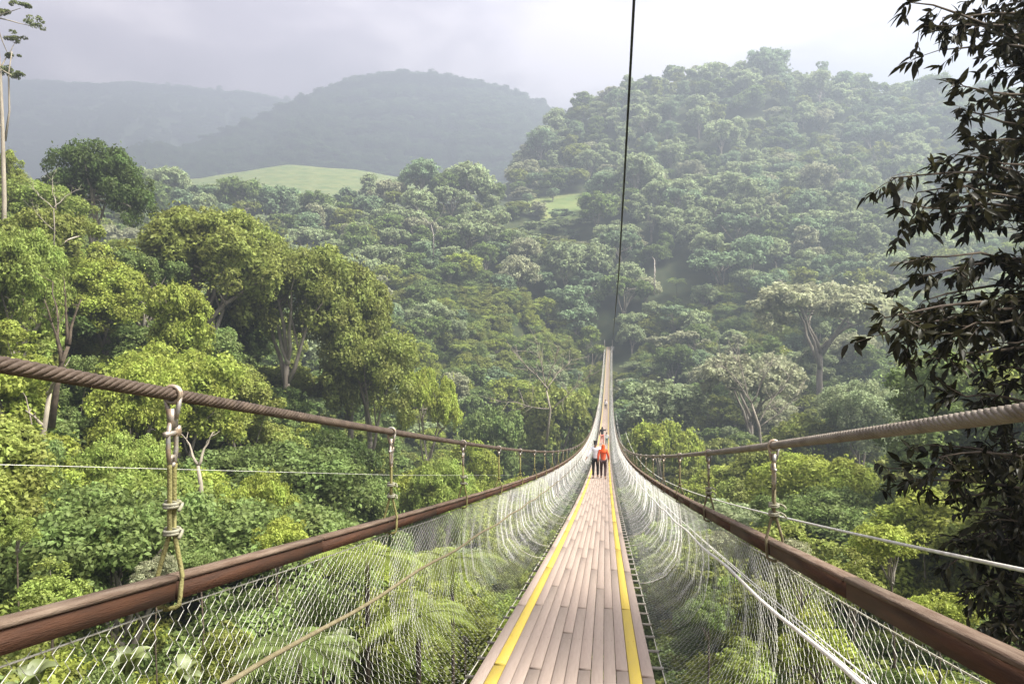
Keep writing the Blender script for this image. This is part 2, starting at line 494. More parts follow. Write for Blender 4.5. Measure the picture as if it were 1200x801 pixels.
def trunk_mesh(kind, lob, seed, material=M_bark, r0=0.30, base=-2.0):
    rg = np.random.default_rng(seed)
    c, r = lob
    mb = MB()
    top = float(np.median(c[:, 2]))
    zf = top * 0.55
    if kind == 'shrub':
        for ci in c[:7]:
            mb.tube(limb(np.array((0, 0, -0.3)), ci, rg, 0.0), np.linspace(0.05, 0.012, 6), 4)
        return mb.build('trunk', material, True)
    lean = rg.normal(0, 0.25, 2)
    p = limb(np.array((0, 0, base)), np.array((lean[0], lean[1], zf)), rg, 0, 0.05, 8)
    mb.tube(p, np.linspace(r0 * 1.25, r0 * 0.75, 8), 7)
    order = rg.permutation(len(c))[:14]
    mains = []
    for i in order[:5]:
        end = c[i]
        q = limb(p[-1 - (len(mains) % 2)], end, rg, 0.08, 0.16, 7)
        mb.tube(q, np.linspace(r0 * 0.6, r0 * 0.12, 7), 5); mains.append(q)
    for i in order[5:]:
        m = mains[rg.integers(len(mains))]
        q = limb(m[rg.integers(2, 5)], c[i], rg, 0.05, 0.16, 6)
        mb.tube(q, np.linspace(r0 * 0.28, r0 * 0.07, 6), 4)
    return mb.build('trunk', material, True)

KINDS_T = ('round', 'umbrella', 'tall', 'open', 'layered')
LOD = {}
for lod, (nl, sz, seeds) in {'near': (30000, 0.25, 1), 'mid': (11000, 0.42, 1), 'far': (5000, 0.62, 1)}.items():
    LOD[lod] = []
    for ki, kd in enumerate(KINDS_T):
        for s in range(2):
            cm, lob = crown_mesh(kd, 100 + ki * 7 + s * 31, int(nl * (0.6 if kd == 'open' else 1)), sz)
            tm = trunk_mesh(kd, lob, 5 + ki + s)
            LOD[lod].append((kd, cm, tm))
SHRUB = []
for s in range(3):
    cm, lob = crown_mesh('shrub', 300 + s, 5200, 0.13)
    SHRUB.append(('shrub', cm, trunk_mesh('shrub', lob, 9 + s, M_bark)))

SHAPE = {'round': 'round-crowned', 'umbrella': 'flat-topped', 'tall': 'narrow', 'open': 'sparse', 'layered': 'layered'}
TREES = []        # [x, y, z, kind, colour, scale(xyz), rot, lod forced, fixed label, crown centre, radius]
def crown_dims(kd): return {'round': (9.2, 5.2), 'umbrella': (10.5, 6.0), 'tall': (9.8, 5.2), 'open': (9.5, 5.2), 'layered': (9.0, 5.2), 'shrub': (1.1, 2.0)}[kd]
def add_tree(x, y, kd, colr, s=1.0, sz=None, rot=None, label=None, z=None):
    z = float(H(x, y)[0]) - 0.3 if z is None else z
    TREES.append(dict(x=x, y=y, z=z, k=kd, c=colr, s=s, sz=sz or s, r=rng.uniform(0, 6.28) if rot is None else rot, label=label))
def put(u, vtop, d, kd, colr, width, label=None, rot=None, stretch=1.0):
    """tree whose crown top shows at (u, vtop), crown about `width` px wide"""
    cz, rad = crown_dims(kd)
    s = width / F * d / (2 * rad)
    p = P(u, vtop, d)
    hz = (cz + {'round': 4.5, 'umbrella': 1.8, 'tall': 6.0, 'open': 4.2, 'layered': 4.3, 'shrub': 1.8}[kd])
    g = float(H(p[0], p[1])[0])
    sz = s * stretch
    z = p[2] - hz * sz
    if z > g:                                    # grow the tree down to the ground
        sz = (p[2] - g + 0.5) / hz; z = g - 0.5
    TREES.append(dict(x=p[0], y=p[1], z=z, k=kd, c=colr, s=s, sz=sz, r=rng.uniform(0, 6.28) if rot is None else rot, label=label))

# --- trees with a look of their own
put(112, 165, 84, 'round', 'dark green', 120, 'dense dark green round tree standing above the leafy left slope', stretch=1.15)
put(12, 172, 80, 'tall', 'yellow-green', 60, 'bright yellow-green tree behind the tall bare trunk at the left edge')
put(245, 236, 72, 'round', 'olive green', 185, 'big olive tree whose broad crown breaks the line of the hazy meadow slope')
put(205, 330, 56, 'layered', 'yellow-green', 130, 'light yellow-green layered tree in front of the biggest olive crown')
put(335, 268, 78, 'round', 'olive green', 165, 'broad olive tree touching the right side of the biggest olive crown')
put(405, 302, 84, 'round', 'olive green', 140, 'tall olive tree at the outer end of the near left slope')
put(435, 372, 80, 'round', 'olive green', 130, 'olive bushy tree under the tall olive tree at the slope end')
put(55, 235, 55, 'open', 'olive green', 150, 'sparse olive tree with grey twigs on the top of the left slope')
put(120, 300, 60, 'round', 'yellow-green', 130, 'yellow-green rounded tree below the dense dark tree')
put(20, 260, 45, 'round', 'lime green', 120, 'lime green tree touching the left edge of the photo')
put(165, 415, 44, 'round', 'yellow-green', 130, 'yellow-green bushy tree right of the crooked dark branch')
put(165, 290, 66, 'open', 'mid green', 110, 'loose mid green tree between dark round tree and biggest olive crown')
put(280, 430, 55, 'layered', 'olive green', 150, 'layered olive tree just above the cable near the first hanger')
put(15, 500, 30, 'round', 'mid green', 120, 'mid green bushy tree at the left edge below the main cable')
put(150, 500, 36, 'round', 'lime green', 120, 'lime green bushy tree behind the nearest mossy hanger')
put(300, 545, 40, 'round', 'yellow-green', 110, 'bright yellow-green bush-like tree between the two nearest left hangers')
put(500, 425, 88, 'umbrella', 'yellow-green', 75, 'golden green flat-topped tree left of the pale leafless branches')
put(515, 535, 62, 'round', 'lime green', 95, 'vivid lime green round tree behind the second left hanger')
put(390, 500, 58, 'round', 'dark green', 130, 'dark green tree filling the gap below the left cable')
put(440, 560, 52, 'layered', 'mid green', 110, 'mid green layered tree just above the left handrail')
put(580, 470, 120, 'round', 'mid green', 90, 'mid green tree with pale twigs below the golden flat-topped tree')
put(650, 440, 135, 'round', 'olive green', 100, 'olive tree beside the bridge behind pale leafless branches')
put(960, 325, 165, 'umbrella', 'pale tan', 160, 'wide pale tan flat-topped tree below the white dead snag')
put(880, 410, 140, 'umbrella', 'pale tan', 130, 'tan flat-topped tree with bare pale limbs above the right cable')
put(780, 440, 150, 'round', 'grey-green', 110, 'grey-green tree right of the bridge nets')
put(780, 490, 105, 'umbrella', 'yellow-green', 90, 'yellow-green spreading tree just above where the right cable sags')
put(745, 500, 120, 'round', 'olive green', 45, 'small ochre-green round tree hugging the right side of the bridge')
put(775, 372, 262, 'round', 'pale tan', 70, 'pale tan crown right of the far bridge end')
put(1010, 440, 95, 'round', 'grey-green', 120, 'grey-green billowing tree above the right cable by the dark branches')
put(950, 480, 100, 'round', 'olive green', 100, 'olive billowing tree over the thickest visible part of the right cable')
put(1040, 560, 70, 'round', 'mid green', 120, 'mid green rounded tree under the right cable behind dark leaves')
put(850, 545, 80, 'umbrella', 'yellow-green', 110, 'pale yellow-green tree between the first two right hangers')
put(960, 560, 64, 'round', 'grey-green', 110, 'grey-green tree between right cable and white guy wire')
put(1120, 600, 52, 'round', 'dark green', 130, 'dark green tree behind the lowest dark branches at right')
put(898, 56, 438, 'round', 'bluish green', 58, 'tallest tree on the skyline of the domed hill')
put(965, 70, 436, 'tall', 'bluish green', 30, 'narrow tree on the domed hill beside the bright skyline gap')
put(635, 150, 402, 'round', 'bluish green', 42, 'dark round tree at the low left end of the domed hill')
put(200, 195, 300, 'round', 'grey-green', 50, 'hazy round-topped tree just left of the green meadow')
put(325, 215, 300, 'round', 'bluish green', 60, 'dark hazy round tree in front of the green meadow')
put(495, 186, 300, 'round', 'bluish green', 55, 'highest dark round tree on the hazy middle ridge')
put(550, 190, 300, 'round', 'grey-green', 60, 'grey-green round tree on the middle ridge beside its highest tree')

FERNS = [
    (98, 392, 101, 4.0, 'yellow-green', 'feathery tree fern beside the crooked dark branch on the left'),
    (122, 418, 101, 3.0, 'lime green', 'smaller tree fern just above the left cable'),
    (430, 650, 17, 1.9, 'lime green', 'lime tree fern seen through the netting below the second left hanger'),
    (530, 655, 22, 1.8, 'lime green', 'lime tree fern behind the left netting near the deck'),
    (490, 720, 16, 1.6, 'lime green', 'low tree fern behind the left netting, nearest the deck edge'),
    (350, 760, 13, 1.4, 'mid green', 'green fern at the bottom behind the left side rope'),
    (548, 338, 165, 4.5, 'lime green', 'pale lime tree fern, leftmost of those left of the bridge end'),
    (590, 345, 160, 5.0, 'lime green', 'broad lime tree fern in the middle left of the bridge end'),
    (622, 358, 165, 4.6, 'lime green', 'lime tree fern on the slope, close to the broad one'),
    (575, 372, 150, 4.0, 'lime green', 'tree fern below the broad lime fern left of the bridge end'),
    (655, 378, 175, 4.4, 'yellow-green', 'yellowish tree fern nearest the far bridge end'),
    (540, 405, 140, 3.6, 'lime green', 'tree fern low on the slope above the pale leafless branches'),
    (793, 328, 190, 4.2, 'mid green', 'tree fern right of the overhead cable on the slope'),
    (868, 360, 180, 4.4, 'mid green', 'star-shaped tree fern left of the white dead snag'),
    (895, 366, 182, 3.6, 'mid green', 'smaller tree fern close below the white dead snag'),
    (850, 345, 200, 3.6, 'mid green', 'tree fern half hidden above the star-shaped one'),
]
FERN_D = {}
for (u, v, d, *_r) in FERNS:                     # far ferns: depth at which the line of sight comes down to 3 m over the ground
    if d <= 100: continue
    ds = np.arange(30 if d == 101 else 115, 330, 1.0)
    hgt = EYE + (400 - v) / F * ds - H((u - 600) / F * ds, ds)
    hit = np.argwhere(hgt < (6.5 if d != 101 else 4.0)).ravel()
    FERN_D[(u, v)] = float(ds[hit[0]]) if len(hit) else d
    pass
def hides_fern(x, y, ztop, rad):
    for (u, v), d in FERN_D.items():
        if y < d + 2 and y > d - (70 if d > 100 else 22) and abs(600 + F * x / y - u) < 20 + F * rad / y * 0.8 and 400 - F * (ztop - EYE) / y < v + 14: return True
    return False
for n_, (u, v, d, w) in enumerate(((248, 222, 545, 12), (262, 230, 520, 9), (281, 206, 610, 6), (312, 202, 640, 7), (366, 200, 650, 6), (388, 207, 625, 10), (402, 214, 590, 12), (345, 219, 560, 8))):
    put(u, v, d, 'round', 'bluish green', w, f'small hazy tree in the far green meadow, {("first", "second", "third", "fourth", "seventh", "eighth", "last", "fifth")[n_]} from left')
for u, v, d, w in ((618, 226, 338, 14), (648, 219, 345, 17)):
    put(u, v, d, 'round', 'bluish green', w, 'small round tree in the little meadow, ' + ('left one' if u < 630 else 'right one'))
# --- the rest of the forest, spaced like a real canopy
def inframe(x, y, pad=170):
    u = 600 + F * x / y
    return (u > -pad) & (u < 1200 + pad)
occ = [(t['x'], t['y'], 5.2 * t['s']) for t in TREES]
cand = np.stack((rng.uniform(-330, 330, 40000), rng.uniform(22, 470, 40000)), 1)
ok = inframe(cand[:, 0], cand[:, 1])
cand = cand[ok]
cand = cand[np.argsort(rng.random(len(cand)) * (1.0))]
ax_t = math.tan(R(7.49))
hts = H(cand[:, 0], cand[:, 1])
acc = [(a, b, c) for a, b, c in occ]
accA = np.array(acc)
for (x, y), z in zip(cand, hts):
    if in_meadow(np.array([x]), np.array([y]))[0]: continue
    bx = 0.1315 * y - 0.33
    if y < 250 and abs(x - bx) < 5.5: continue
    if y < 30: continue
    u = 600 + F * x / y
    if y > 318 and u < 606: continue
    near = y < 110
    rad = (3.9 if near else 4.6 if y < 225 else 5.3) * (rng.uniform(0.62, 1.25) if rng.random() < .8 else rng.uniform(1.2, 1.55))
    d = np.hypot(accA[:, 0] - x, accA[:, 1] - y)
    if (d < (accA[:, 2] + rad) * 0.60).any(): continue
    u = 600 + F * x / y
    kd = rng.choice(KINDS_T, p=(0.44, 0.18, 0.10, 0.10, 0.18))
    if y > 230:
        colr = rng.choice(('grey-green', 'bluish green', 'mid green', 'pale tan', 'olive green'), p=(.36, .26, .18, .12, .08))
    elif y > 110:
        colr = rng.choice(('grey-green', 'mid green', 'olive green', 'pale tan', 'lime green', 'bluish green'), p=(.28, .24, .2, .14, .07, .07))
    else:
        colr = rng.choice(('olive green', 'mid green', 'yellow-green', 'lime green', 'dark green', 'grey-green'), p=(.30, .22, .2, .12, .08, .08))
    hs = rng.uniform(0.8, 1.15)
    if 285 < y < 355 and 588 < u < 696:
        hs = 0.45
    if 110 < y < 260 and 470 < u < 720 and rng.random() < .6: colr = rng.choice(('lime green', 'yellow-green', 'mid green'))
    if y < 75 and u < 300: colr = rng.choice(('olive green', 'yellow-green', 'lime green', 'mid green'), p=(.3, .35, .25, .1))
    s = rad / 4.4
    # keep crowns under and beside the bridge below its deck
    if y < 235 and abs(x - bx) < 16:
        t = y / 241
        deck = -40 * t * (1 - t)
        top = deck - 2.5 + max(0, abs(x - bx) - 6) * 0.5
        lim = (top - z) / 13.5
        if lim < 0.35: continue
        hs = min(hs, lim / s) if lim < s * hs else hs
    if hides_fern(x, y, z + 13 * s * hs, rad): continue
    TREES.append(dict(x=x, y=y, z=z - (2.8 * s * hs if y > 110 else 1.8), k=kd, c=colr, s=s, sz=s * hs, r=rng.uniform(0, 6.28), label=None))
    accA = np.vstack((accA, (x, y, rad)))

# smaller trees filling in under the big ones on the near slopes
under = np.stack((rng.uniform(-90, 90, 9000), rng.uniform(24, 112, 9000)), 1)
under = under[inframe(under[:, 0], under[:, 1])]
uA = np.zeros((1, 2)) - 999
for (x, y), z in zip(under, H(under[:, 0], under[:, 1])):
    bx = 0.1315 * y - 0.33
    if abs(x - bx) < 6 or (np.hypot(uA[:, 0] - x, uA[:, 1] - y) < 3.6).any(): continue
    if hides_fern(x, y, z + 8, 2.5): continue
    rad = rng.uniform(2.2, 3.3); hs = rng.uniform(0.5, 0.72)
    deck = -40 * y / 241 * (1 - y / 241)
    if abs(x - bx) < 14 and z + 13 * hs > deck - 2: continue
    TREES.append(dict(x=x, y=y, z=z - 1.2, k=rng.choice(('round', 'layered', 'tall')), c=rng.choice(('olive green', 'mid green', 'yellow-green', 'lime green', 'dark green'), p=(.3, .3, .15, .13, .12)), s=rad / 4.4, sz=hs, r=rng.uniform(0, 6.28), label=None))
    uA = np.vstack((uA, (x, y)))
# --- how much of each crown the camera sees (coarse front-to-back cover)
W2, H2 = 400, 267
cover = np.zeros((H2, W2), bool)
order = sorted(range(len(TREES)), key=lambda i: TREES[i]['y'])
YY, XX = np.mgrid[0:H2, 0:W2]
for i in order:
    t = TREES[i]
    cz, rad = crown_dims(t['k'])
    zc = t['z'] + cz * t['sz']
    u = (600 + F * t['x'] / t['y']) / 3; v = (400 - F * (zc - EYE) / t['y']) / 3
    ru = max(F * rad * t['s'] / t['y'] / 3, .6); rv = max(F * (4.2 if t['k'] != 'umbrella' else 2.2) * t['sz'] / t['y'] / 3, .6)
    y0, y1 = max(0, int(v - rv)), min(H2, int(v + rv) + 2); x0, x1 = max(0, int(u - ru)), min(W2, int(u + ru) + 2)
    t['vis'] = 0; t['uv'] = (u * 3, v * 3)
    if y1 <= y0 or x1 <= x0: continue
    m = ((XX[y0:y1, x0:x1] - u) / ru) ** 2 + ((YY[y0:y1, x0:x1] - v) / rv) ** 2 < 1
    new = m & ~cover[y0:y1, x0:x1]
    t['vis'] = int(new.sum())
    if t['vis']:
        ys, xs = np.nonzero(new)
        t['uv'] = ((x0 + xs.mean()) * 3, (y0 + ys.mean()) * 3)
    cover[y0:y1, x0:x1] |= m
MAXT = 285
rank = sorted(range(len(TREES)), key=lambda i: -(TREES[i]['vis'] + (100000 if TREES[i]['label'] else 0)))
single = [i for i in rank if TREES[i]['vis'] > 4 or TREES[i]['label']][:MAXT]
sset = set(single)
mass = [i for i in range(len(TREES)) if i not in sset]
print('trees', len(TREES), 'single', len(single), 'mass', len(mass))

def zone(t):
    u, v = t['uv']; d = t['y']
    if d > 340: 
        if u < 610: return 'far back behind the middle ridge'
        return ('low on the domed hill' if v > 190 else 'halfway up the domed hill' if v > 130 else 'on the crest of the domed hill') + (' left of the overhead cable' if u < 733 else ' right of the overhead cable' if u < 900 else ' towards the dark branches')
    if d > 225:
        if u < 280: return 'on the hazy slope left of the meadow'
        if u < 460: return 'on the hazy ridge below the meadow'
        if u < 600: return 'on the middle ridge'
        if u < 735: return 'on the slope behind the far bridge end'
        return ('on the spur below the domed hill' if v < 300 else 'on the slope below the hill spur') + (' near the overhead cable' if u < 850 else '' if u < 1000 else ' beside the dark branches')
    if d > 110:
        if u < 600: return 'on the valley side beyond the left cable'
        if u < 715: return 'close left of the far bridge nets'
        return 'on the valley side right of bridge' + ('' if u < 860 else ' above the right cable' if v < 500 else ' below the right cable')
    if u < 600:
        return 'on the near left slope ' + ('above the left cable' if v < 480 else 'between left cable and handrail' if v < 640 else 'seen through the left netting')
    return 'on the near right slope ' + ('above the right cable' if v < 520 else 'between right cable and handrail' if v < 680 else 'seen through the right netting')
ORD = ['first', 'second', 'third', 'fourth', 'fifth', 'sixth', 'seventh', 'eighth', 'ninth', 'tenth', 'eleventh', 'twelfth', 'thirteenth', 'fourteenth', 'fifteenth', 'sixteenth', 'seventeenth', 'eighteenth']
byz = {}
for i in single:
    t = TREES[i]
    if not t['label']:
        byz.setdefault((t['c'], SHAPE[t['k']], zone(t)), []).append(i)
for (c, s, z), l in byz.items():
    l.sort(key=lambda i: TREES[i]['uv'][0])
    for n, i in enumerate(l):
        if len(l) == 1: TREES[i]['label'] = f'{c} {s} tree {z}'
        else: TREES[i]['label'] = f'{c} {s} tree {z}, {ORD[n]} from left'.replace(' towards the dark branches', ' at right').replace(' of the overhead cable', ' of overhead cable').replace('on the valley side right of bridge', 'on the right valley side').replace('on the ', 'on ').replace(' tree ', ' tree ').replace('on spur below the domed hill', 'on spur under hill').replace(' beside the dark branches', ' at right').replace(' the ', ' ')

first_crown = {}
def build_tree(t):
    lod = 'near' if t['y'] < 100 else 'mid' if t['y'] < 210 else 'far'
    opts = [q for q in LOD[lod] if q[0] == t['k']]
    kd, cm, tm = opts[int(t['r'] * 1000) % len(opts)]
    grp = 'trees of the near slopes' if t['y'] < 110 else 'trees of the valley sides' if t['y'] < 225 else 'trees of the hazy ridge and spur' if t['y'] < 340 else 'trees of the domed hill'
    o = empty('broadleaf_tree', (t['x'], t['y'], t['z']), t['r'], t['label'], 'tree', grp)
    o.scale = (t['s'], t['s'], t['sz'])
    col = np.array(PAL[t['c']]) * rng.uniform(0.85, 1.15)
    ob('trunk', tm, o)
    c = ob('crown', cm, o, color=col)
    first_crown.setdefault((lod, kd), c)
    return o
for i in single: build_tree(TREES[i])

# ------------------------------------------------------------------ masses nobody could count
def scatter(name, pts, rot, scl, sources, material, kind='stuff'):
    me = bpy.data.meshes.new(name)
    me.vertices.add(len(pts)); me.vertices.foreach_set('co', np.asarray(pts, np.float32).ravel())
    for an, dt, val in (('rot', 'FLOAT_VECTOR', np.stack((np.zeros(len(pts)), np.zeros(len(pts)), rot), 1)), ('scl', 'FLOAT_VECTOR', scl)):
        a = me.attributes.new(an, dt, 'POINT'); a.data.foreach_set('vector', np.asarray(val, np.float32).ravel())
    a = me.attributes.new('pick', 'INT', 'POINT'); a.data.foreach_set('value', np.asarray(rng.integers(0, len(sources), len(pts)), np.int32))
    o = ob(name, me)
    ng = bpy.data.node_groups.new(name, 'GeometryNodeTree')
    ng.interface.new_socket('Geometry', in_out='INPUT', socket_type='NodeSocketGeometry')
    ng.interface.new_socket('Geometry', in_out='OUTPUT', socket_type='NodeSocketGeometry')
    gi, go = ng.nodes.new('NodeGroupInput'), ng.nodes.new('NodeGroupOutput')
    iop = ng.nodes.new('GeometryNodeInstanceOnPoints')
    join = ng.nodes.new('GeometryNodeJoinGeometry')
    for s in sources:
        n = ng.nodes.new('GeometryNodeObjectInfo'); n.inputs['Object'].default_value = s; n.inputs['As Instance'].default_value = True
        ng.links.new(n.outputs['Geometry'], join.inputs[0])
    def attr(nm, dt):
        n = ng.nodes.new('GeometryNodeInputNamedAttribute'); n.data_type = dt; n.inputs['Name'].default_value = nm
        return n.outputs['Attribute']
    ng.links.new(gi.outputs[0], iop.inputs['Points']); ng.links.new(join.outputs[0], iop.inputs['Instance'])
    iop.inputs['Pick Instance'].default_value = True
    ng.links.new(attr('pick', 'INT'), iop.inputs['Instance Index'])
    ng.links.new(attr('rot', 'FLOAT_VECTOR'), iop.inputs['Rotation'])
    ng.links.new(attr('scl', 'FLOAT_VECTOR'), iop.inputs['Scale'])
    sm = ng.nodes.new('GeometryNodeSetMaterial'); sm.inputs['Material'].default_value = material
    ng.links.new(iop.outputs[0], sm.inputs['Geometry']); ng.links.new(sm.outputs[0], go.inputs[0])
    md = o.modifiers.new('scatter', 'NODES'); md.node_group = ng
    tag(o, kind=kind)
    return o
far_src = [first_crown[k] for k in first_crown if k[0] == 'far']
near_src = [first_crown[k] for k in first_crown if k[0] == 'near']
mid_src = [first_crown[k] for k in first_crown if k[0] == 'mid']
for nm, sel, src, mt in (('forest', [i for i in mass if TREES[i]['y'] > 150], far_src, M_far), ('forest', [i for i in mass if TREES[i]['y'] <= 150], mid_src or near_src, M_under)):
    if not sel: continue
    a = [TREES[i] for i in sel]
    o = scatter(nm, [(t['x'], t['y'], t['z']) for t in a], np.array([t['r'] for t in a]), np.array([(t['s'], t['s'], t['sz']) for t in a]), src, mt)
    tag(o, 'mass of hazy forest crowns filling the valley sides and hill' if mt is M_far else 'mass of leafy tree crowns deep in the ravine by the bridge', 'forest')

# undergrowth on the slopes (low, dense)
def undergrowth():
    n = 13000
    d = 9 + 240 * rng.random(n) ** 1.5
    u = rng.uniform(-200, 1400, n)
    x = (u - 600) / F * d
    z = H(x, d)
    bz = np.interp(d, (0, 60, 121, 180, 241), (0, -7.4, -10, -7.6, 0))
    keep = (z + 2.4 * (0.8 + d / 150) * 1.5 < bz - 1.5) | (np.abs(x - (0.1315 * d - 0.33)) > 9)
    x, d, z = x[keep], d[keep], z[keep]
    s = rng.uniform(0.6, 1.5, len(x)) * (0.8 + d / 150)
    return np.stack((x, d, z - 0.25), 1), rng.uniform(0, 6.28, len(x)), np.stack((s, s, s * rng.uniform(.7, 1.1, len(x))), 1)

# individually standing shrubs
SHRUBS = [
    (62, 660, 17, 'lime green', 120, 'lime green feathery shrub under the left handrail end'),
    (185, 640, 18, 'pale tan', 60, 'pale flowering shrub just behind the knot of the nearest hanger'),
    (235, 640, 19, 'mid green', 70, 'mid green leafy shrub below the pale slim trunk'),
    (20, 600, 20, 'lime green', 70, 'lime green shrub at the left edge above the handrail'),
    (130, 600, 24, 'olive green', 90, 'olive shrub between two pale trunks'),
    (325, 610, 26, 'yellow-green', 90, 'yellow-green rounded shrub just over the left handrail'),
    (260, 735, 13, 'olive green', 120, 'olive shrub seen through the near left netting'),
    (120, 770, 11, 'mid green', 110, 'mid green shrub at the bottom behind the left netting'),
    (380, 700, 17, 'mid green', 110, 'mid green shrub behind the left netting and side rope'),
    (470, 760, 17, 'lime green', 110, 'lime green shrub low behind the left netting'),
    (545, 700, 24, 'yellow-green', 80, 'yellow-green shrub close to the deck behind the left netting'),
    (1045, 610, 24, 'yellow-green', 110, 'yellow-green shrub crossed by the white guy wire'),
    (1000, 650, 21, 'olive green', 110, 'olive scrubby shrub just above the right handrail'),
    (940, 640, 27, 'pale tan', 100, 'pale twiggy shrub beside the nearest right hanger'),
    (1100, 690, 17, 'yellow-green', 110, 'yellow-green shrub beneath the low dark branches at right'),
    (960, 720, 14, 'yellow-green', 120, 'yellow-green shrub under the right handrail'),
    (880, 760, 14, 'lime green', 120, 'lime green shrub at the bottom behind the right netting'),
    (1050, 775, 12, 'dark green', 110, 'dark green shrub at the bottom right under the handrail'),
    (830, 690, 22, 'mid green', 90, 'mid green shrub near the deck behind the right netting'),
    (860, 620, 34, 'pale tan', 80, 'pale shrub behind the right handrail near the third hanger'),
]
shrub_crowns = []
for k, (u, v, d, c, w, lab) in enumerate(SHRUBS):
    p = P(u, v, d)
    kd, cm, tm = SHRUB[k % 3]
    s = w / F * d / 4.0
    g = float(H(p[0], p[1])[0])
    z = min(p[2] - 2.4 * s, p[2] - 1.0)
    o = empty('shrub', (p[0], p[1], z), rng.uniform(0, 6.28), lab, 'shrub', 'shrubs below the handrails')
    o.scale = (s, s, s)
    st = ob('stem', tm, o)
    if z - g > 0.4:
        lt = limb(np.array((0, 0, (g - z - 0.4) / s)), np.array((0, 0, 0.5)), rng, 0, 0.04, 6)
        st = ob('stem', mesh_np('stem', *tube(lt, np.linspace(0.05, 0.03, 6) / max(s, .6), 6), M_darkbark, True), o)
    c_ = ob('foliage', cm, o, color=np.array(PAL[c]) * rng.uniform(.9, 1.1))
    shrub_crowns.append(c_)
up, ur, us = undergrowth()
tag(scatter('undergrowth', up, ur, us, shrub_crowns[:3], M_under), 'dense green undergrowth covering the ravine slopes', 'undergrowth')
# wooded faces of the far mountains
mp_, mr_, ms_ = [], [], []
for (X, Y, Z, t), n, sp in ((MTN, 26000, 0.85), (MTN2, 14000, 1.0)):
    ridge = rng.random(n) < 0.2
    front = np.argwhere(t.ravel() > 0.02).ravel()
    yr = Y[np.argmax(t[:, 0])][0]
    ri = np.argmax(t[:, 0])
    i = rng.choice(front, n)
    px = X.ravel()[i]; py = Y.ravel()[i]; pz = Z.ravel()[i]
    j = rng.integers(0, X.shape[1] - 1, n); f = rng.random(n)
    px = np.where(ridge, X[ri, j] * (1 - f) + X[ri, j + 1] * f, px + rng.uniform(-16, 16, n))
    py0 = py.copy(); py = py + rng.uniform(-16, 16, n)
    sl = (Z[ri, 0] * 0 + Z[ri].mean() - 105) / (yr - Y[0, 0])
    pz = pz + (py - py0) * sl * (py0 < yr)
    py = np.where(ridge, Y[ri, 0] + rng.uniform(-8, 8, n), py)
    pz = np.where(ridge, Z[ri, j] * (1 - f) + Z[ri, j + 1] * f, pz)
    s = rng.uniform(.7, 1.5, n) * sp
    mp_.append(np.stack((px, py, pz - 5 * s), 1)); mr_.append(rng.uniform(0, 6.28, n)); ms_.append(np.stack((s * 1.3, s * 1.3, s), 1))
tag(scatter('mountain_forest', np.concatenate(mp_), np.concatenate(mr_), np.concatenate(ms_), far_src, M_mtn), 'faint forest covering the far misty mountains', 'forest')

# ------------------------------------------------------------------ the suspension bridge (local frame: y along the deck, x across)
L_BR, SAG = 243.0, 10.0
BAY = 2.7
YAW = R(-7.49)
M_plank = mat('plank_wood', (0.265, 0.206, 0.166), 0.72, vary=0.018, noise=(9.0, (0.238, 0.182, 0.144)), bump=0.10, bscale=60, stretch=(6, 0.5, 6), spec=0.35)
M_yellow = mat('yellow_paint', (0.44, 0.32, 0.045), 0.6, vary=0.05, noise=(9.0, (0.42, 0.31, 0.06)), bump=0.25, bscale=40, stretch=(6, 0.6, 6))
# worn paint: the wood shows through in flakes and scuffs
_nt = M_yellow.node_tree
_p = _nt.nodes['Principled BSDF']
_src = _p.inputs['Base Color'].links[0].from_socket
_tc = N(_nt, 'ShaderNodeTexCoord'); _oi = N(_nt, 'ShaderNodeObjectInfo'); _add = N(_nt, 'ShaderNodeVectorMath', operation='ADD')
_mp = N(_nt, 'ShaderNodeMapping'); _mp.inputs['Scale'].default_value = (3.0, 0.8, 3.0)
_nt.links.new(_tc.outputs['Object'], _add.inputs[0]); _nt.links.new(_oi.outputs['Random'], _add.inputs[1]); _nt.links.new(_add.outputs[0], _mp.inputs[0])
_nz = N(_nt, 'ShaderNodeTexNoise'); _nz.inputs['Scale'].default_value = 14; _nz.inputs['Detail'].default_value = 8; _nz.inputs['Roughness'].default_value = 0.7
_nt.links.new(_mp.outputs[0], _nz.inputs['Vector'])
_r = N(_nt, 'ShaderNodeValToRGB'); ramp(_r, [(0.60, (0, 0, 0)), (0.66, (0.8, 0.8, 0.8))]); _nt.links.new(_nz.outputs[0], _r.inputs[0])
_m = N(_nt, 'ShaderNodeMix', data_type='RGBA'); _nt.links.new(_r.outputs[0], _m.inputs[0]); _nt.links.new(_src, _m.inputs[6]); _m.inputs[7].default_value = (0.30, 0.23, 0.18, 1)
_nt.links.new(_m.outputs[2], _p.inputs['Base Color'])
M_rail = mat('rail_wood', (0.062, 0.026, 0.013), 0.7, vary=0.12, noise=(5.0, (0.036, 0.017, 0.010)), bump=0.5, bscale=40, stretch=(8, 0.7, 8), spec=0.2)
M_cap = mat('rail_cap_wood', (0.085, 0.055, 0.038), 0.85, vary=0.12, noise=(6.0, (0.155, 0.115, 0.085)), bump=0.6, bscale=40, stretch=(8, 0.7, 8), spec=0.15)
M_net = mat('net_wire', (0.64, 0.62, 0.58), 0.55, metal=0.0, spec=0.4)
M_near_net = mat('grey_net_wire', (0.47, 0.455, 0.41), 0.6)
M_rope = mat('pale_rope', (0.42, 0.40, 0.34), 0.9, noise=(30, (0.28, 0.26, 0.20)))
M_lash = mat('lashing_cord', (0.24, 0.23, 0.18), 0.9, noise=(40, (0.16, 0.15, 0.09)))
M_moss = mat('mossy_rope', (0.13, 0.115, 0.035), 0.95, noise=(14, (0.22, 0.20, 0.085)), bump=0.6, bscale=120)
